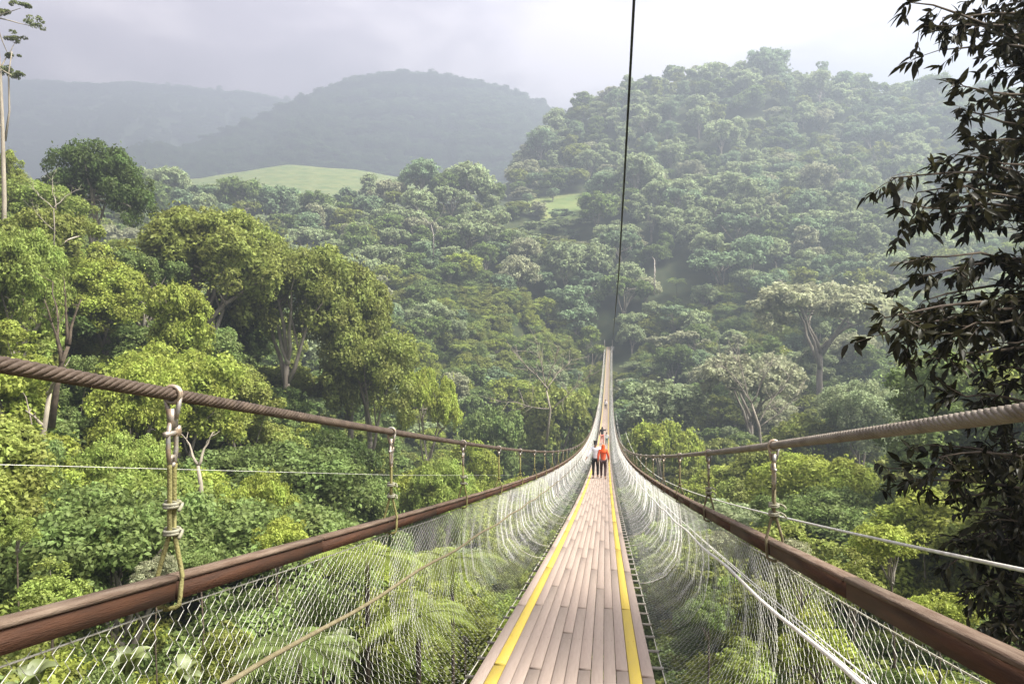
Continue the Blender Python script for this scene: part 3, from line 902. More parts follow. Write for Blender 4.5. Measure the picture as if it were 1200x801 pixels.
M_siderope = mat('brown_rope', (0.105, 0.085, 0.042), 0.9, noise=(20, (0.16, 0.135, 0.08)), bump=0.5, bscale=150)
M_cable = mat('rusty_cable', (0.045, 0.030, 0.021), 0.6, metal=0.2, noise=(9, (0.085, 0.06, 0.042)), bump=0.4, bscale=90)
M_cable2 = mat('weathered_cable', (0.13, 0.105, 0.08), 0.6, metal=0.2, noise=(9, (0.20, 0.17, 0.135)), bump=0.4, bscale=90)
M_steel = mat('galvanised_steel', (0.27, 0.26, 0.24), 0.45, metal=0.55, noise=(25, (0.33, 0.24, 0.16)))
M_rust = mat('rusty_steel', (0.17, 0.085, 0.04), 0.75, metal=0.3, noise=(25, (0.09, 0.05, 0.03)))
M_black = mat('black_cable', (0.012, 0.012, 0.013), 0.5)
M_beam = mat('cross_beam_steel', (0.24, 0.22, 0.19), 0.7, metal=0.0, noise=(12, (0.15, 0.12, 0.09)))
M_white = mat('white_wire', (0.66, 0.64, 0.58), 0.5, noise=(18, (0.5, 0.47, 0.41)))
M_concrete = mat('concrete', (0.33, 0.32, 0.30), 0.9, noise=(4, (0.24, 0.23, 0.21)), bump=0.4)

def deck_z(s):
    t = np.asarray(s, float) / L_BR
    return -4 * SAG * t * (1 - t)
def bow(s):
    t = np.asarray(s, float) / L_BR
    return -0.35 * 4 * t * (1 - t)
def slope(s): return math.atan(-4 * SAG / L_BR * (1 - 2 * s / L_BR))
def cable_h(s, side):
    t = np.asarray(s, float) / L_BR
    return (1.735 if side < 0 else 1.655) - (0.62 if side < 0 else 0.52) * 4 * t * (1 - t)

bridge = empty('suspension_bridge', (-0.275, 0.043, 0), YAW, 'long narrow plank suspension bridge with white side netting dipping across the forest valley', 'bridge')

# --- deck planks, laid lengthwise in fourteen strips
PW, PL = 0.0890, 4.8
def plank_mesh(name, length, m):
    w, h, c = PW - 0.0035, 0.032, 0.003
    prof = [(-w / 2, -h), (w / 2, -h), (w / 2, -c), (w / 2 - c, 0), (-w / 2 + c, 0), (-w / 2, -c)]
    kap = 8 * SAG / L_BR ** 2 / 2                  # planks sag with the deck
    ys = np.linspace(0, length - 0.0015, 4)
    V = [(x, y, z - kap * y * (length - y)) for y in ys for x, z in prof]
    Fc = [(q * 6 + i, q * 6 + i + 6, q * 6 + (i + 1) % 6 + 6, q * 6 + (i + 1) % 6) for q in range(3) for i in range(6)] + [(0, 1, 2, 3, 4, 5), (23, 22, 21, 20, 19, 18)]
    return mesh_np(name, V, Fc, m)
plank_me = plank_mesh('plank', PL, M_plank); yplank_me = plank_mesh('yellow_plank', PL, M_yellow)
rg = np.random.default_rng(5)
PLANKS = []
for j in range(14):
    s = -2.0 + (0, 2.6, 0.05, 1.2, 2.55, 0.02, 3.7, 0.0, 2.6, 1.15, 0.04, 2.62, 0.03, 2.5)[j]
    while s < L_BR:
        PLANKS.append((s, j)); s += PL
def plank_tf(s, j):
    mid = s + PL / 2
    return (float(bow(s)) + (j - 6.5) * PW + rg.normal(0, 0.0006), s, float(deck_z(mid)) - math.tan(slope(mid)) * PL / 2 * -1 - math.tan(slope(mid)) * PL + rg.normal(0, 0.0012) if False else float(deck_z(s)) + rg.normal(0, 0.0007))
PLANKS.sort()
vis_planks = [p for p in PLANKS if p[0] + PL > 4.0][:300]
vset = set(vis_planks)
for s, j in vis_planks:
    yl = j in (1, 12)
    x, y, z = plank_tf(s, j)
    o = ob('plank', yplank_me if yl else plank_me, bridge, (x, y, z), (slope(s + PL / 2), 0, math.atan(-(float(bow(s + PL)) - float(bow(s))) / PL)))
    if yl: o['label'] = 'yellow painted plank'
mbw, mby = MB(), MB()
for s, j in PLANKS:
    if (s, j) in vset: continue
    s1 = min(s + PL, L_BR) - 0.002
    x0 = float(bow(s)) + (j - 6.5) * PW; x1 = float(bow(s1)) + (j - 6.5) * PW
    w = (PW - 0.006) / 2
    z0, z1 = float(deck_z(s)), float(deck_z(s1))
    V = [(x0 - w, s, z0), (x0 + w, s, z0), (x1 + w, s1, z1), (x1 - w, s1, z1), (x0 - w, s, z0 - .03), (x0 + w, s, z0 - .03), (x1 + w, s1, z1 - .03), (x1 - w, s1, z1 - .03)]
    (mby if j in (1, 12) else mbw).add(V, [(0, 1, 2, 3), (7, 6, 5, 4), (0, 4, 5, 1), (1, 5, 6, 2), (2, 6, 7, 3), (3, 7, 4, 0)])
tag(ob('far_planks', mbw.build('far_planks', M_plank), bridge), kind='stuff')
tag(ob('far_yellow_planks', mby.build('far_yellow_planks', M_yellow), bridge), kind='stuff')

# --- nail heads where the planks cross every third beam
mb = MB()
for k in range(2, 22):
    sn = 0.25 + 1.5 * k
    for j in range(14):
        for e in (-0.022, 0.022):
            x = float(bow(sn)) + (j - 6.5) * PW + e + rg.normal(0, .002); y = sn + rg.normal(0, .006); z = float(deck_z(y)) + 0.0022; q = 0.0042
            mb.add([(x - q, y, z), (x, y - q, z), (x + q, y, z), (x, y + q, z), (x, y, z + 0.0015)], [(0, 1, 4), (1, 2, 4), (2, 3, 4), (3, 0, 4)])
tag(ob('nail_heads', mb.build('nail_heads', M_rust), bridge), kind='stuff')
# --- cross beams under the deck, their ends showing beside it
mb = MB()
mb.box(-0.62, 0.62, -0.022, 0.022, -0.095, -0.035); mb.box(-0.722, 0.722, -0.007, 0.007, -0.075, -0.055)
beam_me = mb.build('cross_beam', M_beam)
mbf = MB(); nb = 0
for k in range(int(L_BR / 0.5)):
    s = 0.25 + 0.5 * k
    z = float(deck_z(s)); x = float(bow(s))
    if 3.5 < s < 75:
        ob('cross_beam', beam_me, bridge, (x, s, z), (slope(s), 0, 0)); nb += 1
    else:
        mbf.box(x - 0.775, x + 0.775, s - 0.014, s + 0.014, z - 0.085, z - 0.045)
tag(ob('far_cross_beams', mbf.build('far_cross_beams', M_beam), bridge), kind='stuff')
SS = np.concatenate((np.arange(-2, 40, 0.5), np.arange(40, L_BR + 0.1, 1.5)))
for x in (-0.6, 0.6):
    pts = np.stack((x + bow(SS), SS, deck_z(SS) - 0.12), 1)
    V, Fc = tube(pts, 0.018, 6)
    ob('carrying_cable', mesh_np('carrying_cable', V, Fc, M_steel, True), bridge)

# --- main cables: six strands laid round each other
def strand_cable(side, Rc, material):
    mb = MB()
    s0, s1 = -1.5, 13.0
    n = int((s1 - s0) / 0.016)
    s = np.linspace(s0, s1, n)
    zc = deck_z(s) + cable_h(s, side); xc = side * 1.24 + bow(s)
    r = Rc * 0.40; q = Rc - r
    for k in range(7):
        a = 2 * math.pi * k / 7 - side * s * 2 * math.pi / 0.23
        V, Fc = tube(np.stack((xc + q * np.cos(a), s, zc + q * np.sin(a)), 1), r, 6)
        mb.add(V, Fc)
    s = np.concatenate((np.arange(s1 - 0.02, 60, 0.6), np.arange(60, L_BR + 0.5, 2.0)))
    V, Fc = tube(np.stack((side * 1.24 + bow(s), s, deck_z(s) + cable_h(s, side)), 1), Rc, 8)
    mb.add(V, Fc)
    o = ob('main_cable', mb.build('main_cable', material, True), bridge)
    o['label'] = 'rust-brown twisted steel main cable' if side < 0 else 'grey twisted steel main cable'
strand_cable(-1, 0.024, M_cable)
strand_cable(1, 0.024, M_cable2)

# --- handrails: a board with a cap on it, one length per bay
RH = 1.02
def rail_meshes(ln):
    mb = MB(); mb.box(-0.027, 0.027, 0.003, ln - 0.003, -0.040, 0.022)
    a = mb.build('handrail', M_rail)
    w, c = 0.033, 0.005
    prof = [(-w, 0.026), (w, 0.026), (w, 0.038), (w - c, 0.043), (-w + c, 0.043), (-w, 0.038)]
    V = [(x, y, z) for y in (0.0015, ln - 0.0015) for x, z in prof]
    Fc = [(i, i + 6, (i + 1) % 6 + 6, (i + 1) % 6) for i in range(6)] + [(0, 1, 2, 3, 4, 5), (11, 10, 9, 8, 7, 6)]
    b = mesh_np('cap_board', V, Fc, M_cap)
    mb = MB(); mb.box(-0.026, 0.026, 0.006, ln - 0.006, 0.022, 0.026)
    return a, b
HALF = BAY / 2
rail_me, cap_me = rail_meshes(HALF)
# --- net of one bay: zigzag wires hanging from the rail to the beam ends, and its ropes
PROF = np.array([(0.0, -0.05), (0.012, -0.30), (0.005, -0.55), (-0.05, -0.80), (-0.20, -0.99), (-0.40, -1.085), (-0.525, -1.09)])   # (outwards, down from the rail)
PROFK = np.concatenate(([0], np.cumsum(np.linalg.norm(np.diff(PROF, axis=0), axis=1))))
def prof_at(q):
    q = np.asarray(q) * PROFK[-1]
    return np.interp(q, PROFK, PROF[:, 0]), np.interp(q, PROFK, PROF[:, 1])
def net_mesh(side, seed, cell=0.054, row=0.033, r=0.0020, m=None):
    rgn = np.random.default_rng(seed)
    nr = int(PROFK[-1] / row)
    nc = int(BAY / cell)
    cw = BAY / nc
    j = np.arange(nr + 1) / nr
    px, pz = prof_at(j)
    mbn = MB()
    V, Fc, n0 = [], [], 0
    ph = rgn.uniform(0, 6.28, 3)
    for k in range(nc):
        y = (k + 0.5) * cw + np.where((np.arange(nr + 1) + k) % 2 == 0, 1, -1) * cw * 0.30
        y = y + 0.012 * np.sin(j * 9 + k * 0.35 + ph[0])
        # the net hangs slack: a bulge that grows between its ropes
        bul = 0.05 * np.sin(math.pi * (k + .5) / nc) * np.sin(math.pi * np.clip(j * 1.1, 0, 1)) + 0.014 * np.sin(k * 0.55 + j * 4 + ph[1]) * np.sin(math.pi * j)
        pts = np.stack((side * (px + bul), y, pz), 1)
        for q in range(nr):
            a, b = pts[q], pts[q + 1]
            o1 = np.array((r, 0, 0)); o2 = np.array((-r * .5, r * .86, 0)); o3 = np.array((-r * .5, -r * .86, 0))
            V += [a + o1, a + o2, a + o3, b + o1, b + o2, b + o3]
            Fc += [(n0, n0 + 1, n0 + 4, n0 + 3), (n0 + 1, n0 + 2, n0 + 5, n0 + 4), (n0 + 2, n0, n0 + 3, n0 + 5)]
            n0 += 6
    return mesh_np('side_net', V, np.array(Fc), m or M_net)
def rope_mesh(side, k):
    mbn = MB()
    q = np.linspace(0, 1, 16); px, pz = prof_at(q)
    for rr in (0.0065,):
        wob = 0.03 * np.sin(q * 5 + k * 4) * np.sin(math.pi * q)
        mbn.tube(np.stack((side * (px - 0.012 + 0.02 * np.sin(math.pi * q)), k * BAY + wob, pz), 1), rr, 6)
    return mbn.build('net_rope', M_rope, True)
def edge_mesh(side):
    mbn = MB()
    for (x, z, rr) in ((PROF[0, 0] + 0.01, -0.062, 0.0035), (PROF[-1, 0], PROF[-1, 1], 0.005)):
        y = np.linspace(0, BAY, 8)
        mbn.tube(np.stack((np.full(8, side * x), y, z - 0.012 * np.sin(math.pi * y / BAY)), 1), rr, 5)
    return mbn.build('edge_rope', M_rope, True)
NETS = {sd: [net_mesh(sd, 3 + i) for i in range(2)] + [net_mesh(sd, 5, r=0.0013, m=M_near_net), net_mesh(sd, 8, r=0.0042), net_mesh(sd, 11, r=0.0015, m=M_near_net), net_mesh(sd, 12, r=0.0017)] for sd in (-1, 1)}
ROPE = {sd: [rope_mesh(sd, 0.02), rope_mesh(sd, 0.47)] for sd in (-1, 1)}
EDGE = {sd: edge_mesh(sd) for sd in (-1, 1)}

# --- hangers: clamp on the cable, shackle, doubled cord knotted above the rail and looped round it
def hanger(side, s, h, mat_cord, detail):
    """h: height of the cable above the rail; origin at the rail"""
    mbc = MB()
    gap = h - 0.09
    if detail:
        rr = 0.0085
        for e in (-1, 1):
            y = np.array((0.018, 0.013, 0.011, 0.013, 0.011)) * e
            zz = np.array((gap - 0.155, gap * .72, gap * .5, gap * .34, 0.20))
            mbc.tube(np.stack((np.zeros(5) + rg.normal(0, .002, 5), y, zz), 1), rr, 7)
            t = np.linspace(0, 1, 12)
            # loop going down round the rail
            lx = e * np.interp(t, (0, .35, .75, 1), (0.008, 0.046, 0.042, 0.0)); lz = np.interp(t, (0, .35, .75, 1), (0.20, 0.060, -0.046, -0.056))
            mbc.tube(np.stack((lx, np.interp(t, (0, 1), (0.0, -0.035)), lz), 1), rr, 7)
    else:
        mbc.tube([(0, 0, gap), (0, 0.006, gap * .5), (0, 0, 0.17)], 0.012, 6)
        for e in (-1, 1):
            mbc.tube([(0, 0, 0.18), (e * 0.046, 0, 0.06), (e * 0.042, -0.01, -0.045), (0, -0.02, -0.054)], 0.009, 5)
    o = ob('hanger', mbc.build('hanger', mat_cord, True), bridge)
    for z in ((0.205, gap * 0.5) if detail else (0.18,)):
        mk = MB()
        if detail:
            kp = [(0.026 * math.cos(a), 0.026 * math.sin(a), z - 0.012 + 0.024 * a / 15.7) for a in np.linspace(0, 15.7, 34)]
            kp += [(0.040, 0.0, z + 0.006), (0.052, -0.03, z + 0.001), (0.056, -0.05, z - 0.008)]
            mk.tube(kp, 0.0062, 6)
        else:
            mk.ring((0, 0, z), (0.1, 0, 1), 0.020, 0.0075, 12, 6)
        ob('knot', mk.build('knot', M_lash if detail else mat_cord, True), o)
    mc = MB()
    ct = h
    mc.ring((0, 0, ct), (0, 1, 0), 0.029, 0.008, 16, 7)
    mc.ring((0, 0.012, ct), (0, 1, 0), 0.029, 0.006, 16, 6)
    for e in (-1, 1):
        mc.tube([(e * 0.027, 0.004, ct - 0.01), (e * 0.020, 0.004, ct - 0.05), (e * 0.012, 0.004, ct - 0.085)], 0.0085, 6)
    mc.box(-0.010, 0.010, -0.016, 0.022, ct - 0.115, ct - 0.05)
    ob('clamp', mc.build('clamp', M_steel, True), o)
    if detail:
        ms = MB()
        for e in (-1, 1):
            ms.tube([(0.0, e * 0.010, ct - 0.10), (0.0, e * 0.024, ct - 0.135), (0.0, e * 0.024, ct - 0.20), (0.0, e * 0.014, ct - 0.245)], 0.0085, 7)
        ms.tube([(0, -0.045, ct - 0.137), (0, 0.045, ct - 0.137)], 0.010, 7)
        ms.tube([(0, 0.030, ct - 0.15), (0, 0.034, ct - 0.13), (0, 0.030, ct - 0.115)], 0.013, 7)
        ms.ring((0, 0, ct - 0.235), (1, 0, 0), 0.016, 0.008, 12, 6)
        ob('shackle', ms.build('shackle', M_steel, True), o)
    return o

S0 = {-1: 2.43, 1: 4.40}
for sd in (-1, 1):
    # bays run from hanger to hanger, from just behind the camera to the far end
    s = S0[sd] - BAY * 2
    k = 0
    while s < L_BR - 0.5:
        x0, x1 = float(bow(s)), float(bow(s + BAY)); z0, z1 = float(deck_z(s)), float(deck_z(s + BAY))
        ang = math.atan2(z1 - z0, BAY)
        for hh in (0, 1):
            sa = s + hh * HALF
            za, zb = float(deck_z(sa)), float(deck_z(sa + HALF))
            o = ob('handrail', rail_me, bridge, (sd * 1.24 + float(bow(sa)), sa, za + RH + 0.01), (math.atan2(zb - za, HALF), 0, math.atan2(-(float(bow(sa + HALF)) - float(bow(sa))), HALF)))
            ob('cap_board', cap_me, o)
        o = ob('side_net', NETS[sd][2 if s < 4.5 else 4 if s < 9.5 else 5 if s < 16 else 3 if s > 48 else k % 2], bridge, (sd * 1.24 + x0, s, z0 + RH), (ang, 0, math.atan2(x0 - x1, BAY)))
        if s > 9: ob('net_rope', ROPE[sd][k % 2], o)
        ob('edge_rope', EDGE[sd], o)
        if s > 1.0 and not (sd > 0 and s < 4):
            h = float(cable_h(s, sd)) - RH
            near = s < 9.5
            hg = hanger(sd, s, h, M_moss if sd < 0 else M_siderope, near)
            hg.location = (sd * 1.24 + x0, s, z0 + RH)
        s += BAY; k += 1

# --- ropes along the nets and guy wires beside the bridge
def line_part(name, xo, zo, s0, s1, rad, material, label=None, n=None, f=None):
    s = np.concatenate((np.arange(s0, min(40, s1), 0.5), np.arange(max(40, s0), s1, 2.0))) if n is None else np.linspace(s0, s1, n)
    t = s / L_BR
    z = deck_z(s) + zo(s) if callable(zo) else deck_z(s) + zo
    V, Fc = tube(np.stack((xo + bow(s), s, z), 1), rad, 7)
    o = ob(name, mesh_np(name, V, Fc, material, True), bridge)
    if label: o['label'] = label
    return o
wob = lambda z: (lambda s: z + 0.012 * np.sin(s * 2 * math.pi / BAY + 1))
line_part('side_rope', -1.14, wob(0.63), -1, L_BR, 0.0115, M_siderope, 'brown rope along the inside of the netting')
line_part('side_rope', 1.17, wob(0.735), -1, L_BR, 0.0105, M_white, 'white rope along the inside of the netting')
line_part('guy_wire', 2.5, lambda s: 1.10 - 0.031 * s * np.clip(1 - s / 130, 0.2, 1), -1, 90, 0.013, M_white, 'white guy wire outside the handrail')
line_part('guy_wire', 1.62, lambda s: 0.42 + 0 * s, -1, 120, 0.006, M_white)
line_part('guy_wire', 1.66, lambda s: 0.34 + 0.003 * s, -1, 120, 0.005, M_white)
V, Fc = tube([P(-120, 541, 10.0), P(60, 545, 11.5), P(300, 551.5, 18), P(470, 556, 30), P(600, 556, 60)], 0.0045, 5)
tag(ob('steel_wire', mesh_np('steel_wire', V, Fc, M_white, True)), 'thin pale wire stretched through the trees behind the left hangers', 'wire')

# --- cable overhead, hung from the near tower behind the photographer to the far end
q = np.linspace(0, 1, 60)
dd = 1.0 + 240 * q ** 1.8
hh = EYE - 0.2 + 9.8 * np.exp(-dd / 14.0) * 1.0
sx = np.interp(dd, (0, 12, 30, 80, 241), (0, 0, 0, 0, 0))
h_line = np.interp(dd, (1, 8, 14, 25, 50, 100, 241), (2.6, 3.70, 4.9, 4.6, 3.2, 1.9, -0.3))
pts = []
for d in np.concatenate((np.arange(5, 40, 1.0), np.arange(40, 242, 6.0))):
    e = 0.4613 * 9.0 / d if d > 9 else 0.4613                      # tangent of the elevation, falling off with distance
    v = 400 - F * 0.4613 * (9.0 / d) ** 1.9 if d > 6 else -400
    v = 400 - F * (0.4613 * (9.0 / d) ** 1.9 if d >= 6 else 0.4613 * (9 / 6) ** 1.9 * (1 + (6 - d) * .1))
    v = min(v, 404)
    u = np.interp(v, (-400, 0, 30, 203, 325, 404), (765, 743, 741.5, 732, 724.8, 717.5))
    pts.append(P(u, v, d))
V, Fc = tube(pts, 0.018, 8)
tag(ob('overhead_cable', mesh_np('overhead_cable', V, Fc, M_black, True)), 'black cable descending from above towards the far end of the bridge', 'cable')

# --- anchor of the far end
mb = MB()
e = 0.02
mb.box(-1.9, 1.9, L_BR + e, L_BR + 3, -1.5, -0.05)
ob('anchor_block', mb.build('anchor_block', M_concrete), bridge)
for x in (-1.24, 1.24):
    mb = MB(); mb.box(x - .12, x + .12, L_BR + 0.1, L_BR + 0.34, -0.05, 2.1); mb.box(x - .16, x + .16, L_BR + 0.06, L_BR + 0.38, 2.1, 2.2)
    ob('end_post', mb.build('end_post', M_concrete), bridge)

# ------------------------------------------------------------------ people on the bridge
BM = Matrix.Translation((-0.275, 0.043, 0)) @ Matrix.Rotation(YAW, 4, 'Z')
def skin_mesh(name, joints, edges, mats, sub=2, root=0, pick=None):
    names = list(joints)
    me = bpy.data.meshes.new(name)
    me.from_pydata([joints[k][0] for k in names], [(names.index(a), names.index(b)) for a, b in edges], [])
    tmp = bpy.data.objects.new('tmp', me); COL.objects.link(tmp)
    md = tmp.modifiers.new('skin', 'SKIN'); md.use_smooth_shade = True
    sv = me.skin_vertices[0].data
    for i, k in enumerate(names):
        r = joints[k][1]
        sv[i].radius = r if isinstance(r, tuple) else (r, r)
        sv[i].use_root = (i == root)
    sb = tmp.modifiers.new('sub', 'SUBSURF'); sb.levels = sub; sb.render_levels = sub
    dg = bpy.context.evaluated_depsgraph_get(); dg.update()
    res = bpy.data.meshes.new_from_object(tmp.evaluated_get(dg))
    res.name = name
    bpy.data.objects.remove(tmp); bpy.data.meshes.remove(me)
    res.materials.clear()
    for m in mats: res.materials.append(m)
    for p in res.polygons:
        p.use_smooth = True
        p.material_index = 0
    return res
M_skin = mat('skin', (0.33, 0.19, 0.12), 0.6, noise=(20, (0.30, 0.165, 0.105)))
M_hair = mat('black_hair', (0.012, 0.010, 0.009), 0.5)
M_eye = mat('eye_white', (0.7, 0.68, 0.64), 0.3)
def cloth(name, c): return mat(name, c, 0.9, noise=(9, tuple(min(1, q * 0.82) for q in c)), bump=0.4, bscale=14)
def pose(stride=1, la=0.0, ra=0.0, arm=None, lean=0.0):
    s = stride
    J = {
        'pelvis': ((0, 0, .92), (.135, .10)), 'waist': ((0, .005 + lean * .3, 1.06), (.12, .09)), 'chest': ((0, .01 + lean * .7, 1.24), (.145, .10)), 'upper': ((0, lean, 1.36), (.12, .085)),
        'neck': ((0, .01 + lean * 1.15, 1.45), .05), 'jaw': ((0, .035 + lean * 1.3, 1.52), (.06, .068)), 'head': ((0, .025 + lean * 1.4, 1.59), (.075, .09)), 'top': ((0, .012 + lean * 1.4, 1.655), (.055, .065)),
        'nose': ((0, .125 + lean * 1.4, 1.57), .012),
    }
    E = [('pelvis', 'waist'), ('waist', 'chest'), ('chest', 'upper'), ('upper', 'neck'), ('neck', 'jaw'), ('jaw', 'head'), ('head', 'top'), ('head', 'nose')]
    for sd, nm, a in ((-1, 'l', la), (1, 'r', ra)):
        f = s * sd
        J[nm + 'sh'] = ((sd * .165, lean, 1.375), .058)
        J[nm + 'el'] = ((sd * (.235 + a * .05), -.03 - .05 * f + lean, 1.10), .040)
        J[nm + 'wr'] = ((sd * (.235 + a * .10), .05 - .10 * f + lean, .87), .027)
        if arm and nm in arm:
            J[nm + 'el'] = (arm[nm][0], .040); J[nm + 'wr'] = (arm[nm][1], .027)
        w = np.array(J[nm + 'wr'][0]); el = np.array(J[nm + 'el'][0]); dr = (w - el) / np.linalg.norm(w - el)
        sdv = np.cross(dr, (sd, 0, 0)); sdv /= np.linalg.norm(sdv) + 1e-9
        J[nm + 'pa'] = (tuple(w + dr * .06), (.020, .034))
        E += [('upper', nm + 'sh'), (nm + 'sh', nm + 'el'), (nm + 'el', nm + 'wr'), (nm + 'wr', nm + 'pa')]
        for q, (off, ln) in enumerate(((-.026, .066), (-.009, .078), (.009, .072), (.025, .056))):
            b = w + dr * .095 + sdv * off
            J[f'{nm}f{q}a'] = (tuple(b), .0095); J[f'{nm}f{q}b'] = (tuple(b + dr * ln * .55 + np.array((-sd * .008, 0, 0))), .0085); J[f'{nm}f{q}c'] = (tuple(b + dr * ln + np.array((-sd * .024, 0, 0))), .007)
            E += [(nm + 'pa', f'{nm}f{q}a'), (f'{nm}f{q}a', f'{nm}f{q}b'), (f'{nm}f{q}b', f'{nm}f{q}c')]
        b = w + dr * .03 - sdv * .03
        J[nm + 't1'] = (tuple(b - sdv * .012 + dr * .02), .010); J[nm + 't2'] = (tuple(b - sdv * .018 + dr * .055), .008)
        E += [(nm + 'wr', nm + 't1'), (nm + 't1', nm + 't2')]
        J[nm + 'hip'] = ((sd * .085, 0, .86), .085)
        J[nm + 'kn'] = ((sd * .10, .06 + .05 * f, .49), .056)
        J[nm + 'an'] = ((sd * .10, .01 + .15 * f - (.05 if f < 0 else 0), .095 + (.03 if f < 0 else 0)), .038)
        J[nm + 'he'] = ((sd * .10, .0 + .15 * f - (.05 if f < 0 else 0), .045), .034)
        J[nm + 'to'] = ((sd * .115, .14 + .15 * f - (.03 if f < 0 else 0), .032), .030)
        E += [('pelvis', nm + 'hip'), (nm + 'hip', nm + 'kn'), (nm + 'kn', nm + 'an'), (nm + 'an', nm + 'he'), (nm + 'he', nm + 'to')]
    return J, E
def grow(J, keys, dr):
    o = {}
    for k in keys:
        p, r = J[k]
        o[k] = (p, tuple(q + dr for q in r) if isinstance(r, tuple) else r + dr)
    return o
def lerp(J, a, b, t, r):
    return (tuple(np.array(J[a][0]) * (1 - t) + np.array(J[b][0]) * t), r)
def person(label, lx, s, scale, top_c, low_c, cover=None, cover_c=None, stride=1, arm=None, lean=0.0, sleeves=True, turn=0.0):
    J, E = pose(stride, .2, .2, arm, lean)
    z = float(deck_z(s))
    M = BM @ Matrix.Translation((lx + float(bow(s)), s, z + 0.004))
    o = empty('person', M.translation, YAW + turn, label, 'person', None)
    o.scale = (scale,) * 3
    b = ob('body', skin_mesh('body', J, E, [M_skin]), o)
    for sd in (-1, 1):
        mb = MB(); mb.ring((sd * 0.03, 0.108 + lean * 1.4, 1.598), (0, 1, 0.1), 0.006, 0.006, 8, 6); ob('eye', mb.build('eye', M_eye, True), b)
        mb = MB(); mb.ring((sd * 0.083, 0.015 + lean * 1.4, 1.575), (1, 0, 0), 0.018, 0.010, 10, 6, sx=1.3); ob('ear', mb.build('ear', M_skin, True), b)
    mb = MB(); mb.tube([(-0.022, 0.105 + lean * 1.4, 1.523), (0, 0.112 + lean * 1.4, 1.521), (0.022, 0.105 + lean * 1.4, 1.523)], (0.003, 0.006, 0.003), 6)
    ob('mouth', mb.build('mouth', mat('lips', (0.25, 0.10, 0.08), 0.6), True), b)
    # shirt
    T = grow(J, ['waist', 'chest', 'upper', 'lsh', 'rsh', 'lel', 'rel'], 0.018)
    T['hem'] = ((0, 0, .88), (.165, .125)); T['coll'] = ((0, .01 + lean * 1.1, 1.425), .062)
    for nm in 'lr':
        T[nm + 'cuff'] = lerp(J, nm + 'el', nm + 'wr', 0.85 if sleeves else 0.1, .040)
    TE = [('waist', 'hem'), ('waist', 'chest'), ('chest', 'upper'), ('upper', 'coll')] + [e for n in 'lr' for e in (('upper', n + 'sh'), (n + 'sh', n + 'el'), (n + 'el', n + 'cuff'))]
    ob('shirt', skin_mesh('shirt', T, TE, [cloth('shirt_cloth', top_c)]), o)
    Q = grow(J, ['pelvis', 'lhip', 'rhip', 'lkn', 'rkn', 'lan', 'ran'], 0.016)
    ob('trousers', skin_mesh('trousers', Q, [('pelvis', 'lhip'), ('pelvis', 'rhip'), ('lhip', 'lkn'), ('rhip', 'rkn'), ('lkn', 'lan'), ('rkn', 'ran')], [cloth('trouser_cloth', low_c)]), o)
    for nm in 'lr':
        S = grow(J, [nm + 'he', nm + 'to'], 0.010)
        ob('shoe', skin_mesh('shoe', S, [(nm + 'he', nm + 'to')], [M_hair]), o)
    if cover == 'headscarf':
        l = lean * 1.4
        Hh = {'a': ((0, -.005 + l, 1.675), (.055, .06)), 'b': ((0, -.005 + l, 1.60), (.098, .10)), 'c': ((0, -.02 + l, 1.50), (.095, .09)), 'd': ((0, -.02 + lean, 1.38), (.17, .12)), 'e': ((0, -.02 + lean * .8, 1.20), (.19, .125))}
        ob('headscarf', skin_mesh('headscarf', Hh, [('a', 'b'), ('b', 'c'), ('c', 'd'), ('d', 'e')], [cloth('scarf_cloth', cover_c)], root=2), o)
    else:
        l = lean * 1.4
        Hh = {'a': ((0, .005 + l, 1.672), (.062, .075)), 'b': ((0, -.012 + l, 1.615), (.084, .088)), 'c': ((0, -.03 + l, 1.545), (.062, .05))}
        ob('hair', skin_mesh('hair', Hh, [('a', 'b'), ('b', 'c')], [M_hair], root=1), o)
    return o
person('person in a white shirt and black trousers walking away beside the one in orange', -0.20, 35.6, 1.04, (0.75, 0.75, 0.78), (0.015, 0.015, 0.017), stride=1, arm={'l': ((-.30, -.08, 1.13), (-.40, -.12, .94))})
person('person in an orange headscarf and jacket walking away along the deck', 0.17, 35.3, 0.97, (0.62, 0.10, 0.04), (0.05, 0.025, 0.025), 'headscarf', (0.80, 0.10, 0.02), stride=-1)
person('person in dark headscarf and salmon trousers leaning with a raised arm', -0.10, 71.5, 1.0, (0.035, 0.03, 0.03), (0.62, 0.22, 0.17), 'headscarf', (0.03, 0.025, 0.025), stride=1, lean=0.08, arm={'r': ((.34, .12, 1.30), (.36, .22, 1.50))})
person('small person in teal trousers and pale top beside the dark headscarf', 0.32, 71.0, 0.68, (0.6, 0.62, 0.6), (0.06, 0.16, 0.17), stride=-1)
person('lone distant person in pale top and black trousers climbing the far half', 0.0, 126.5, 1.0, (0.7, 0.66, 0.64), (0.02, 0.02, 0.022), stride=1.6)

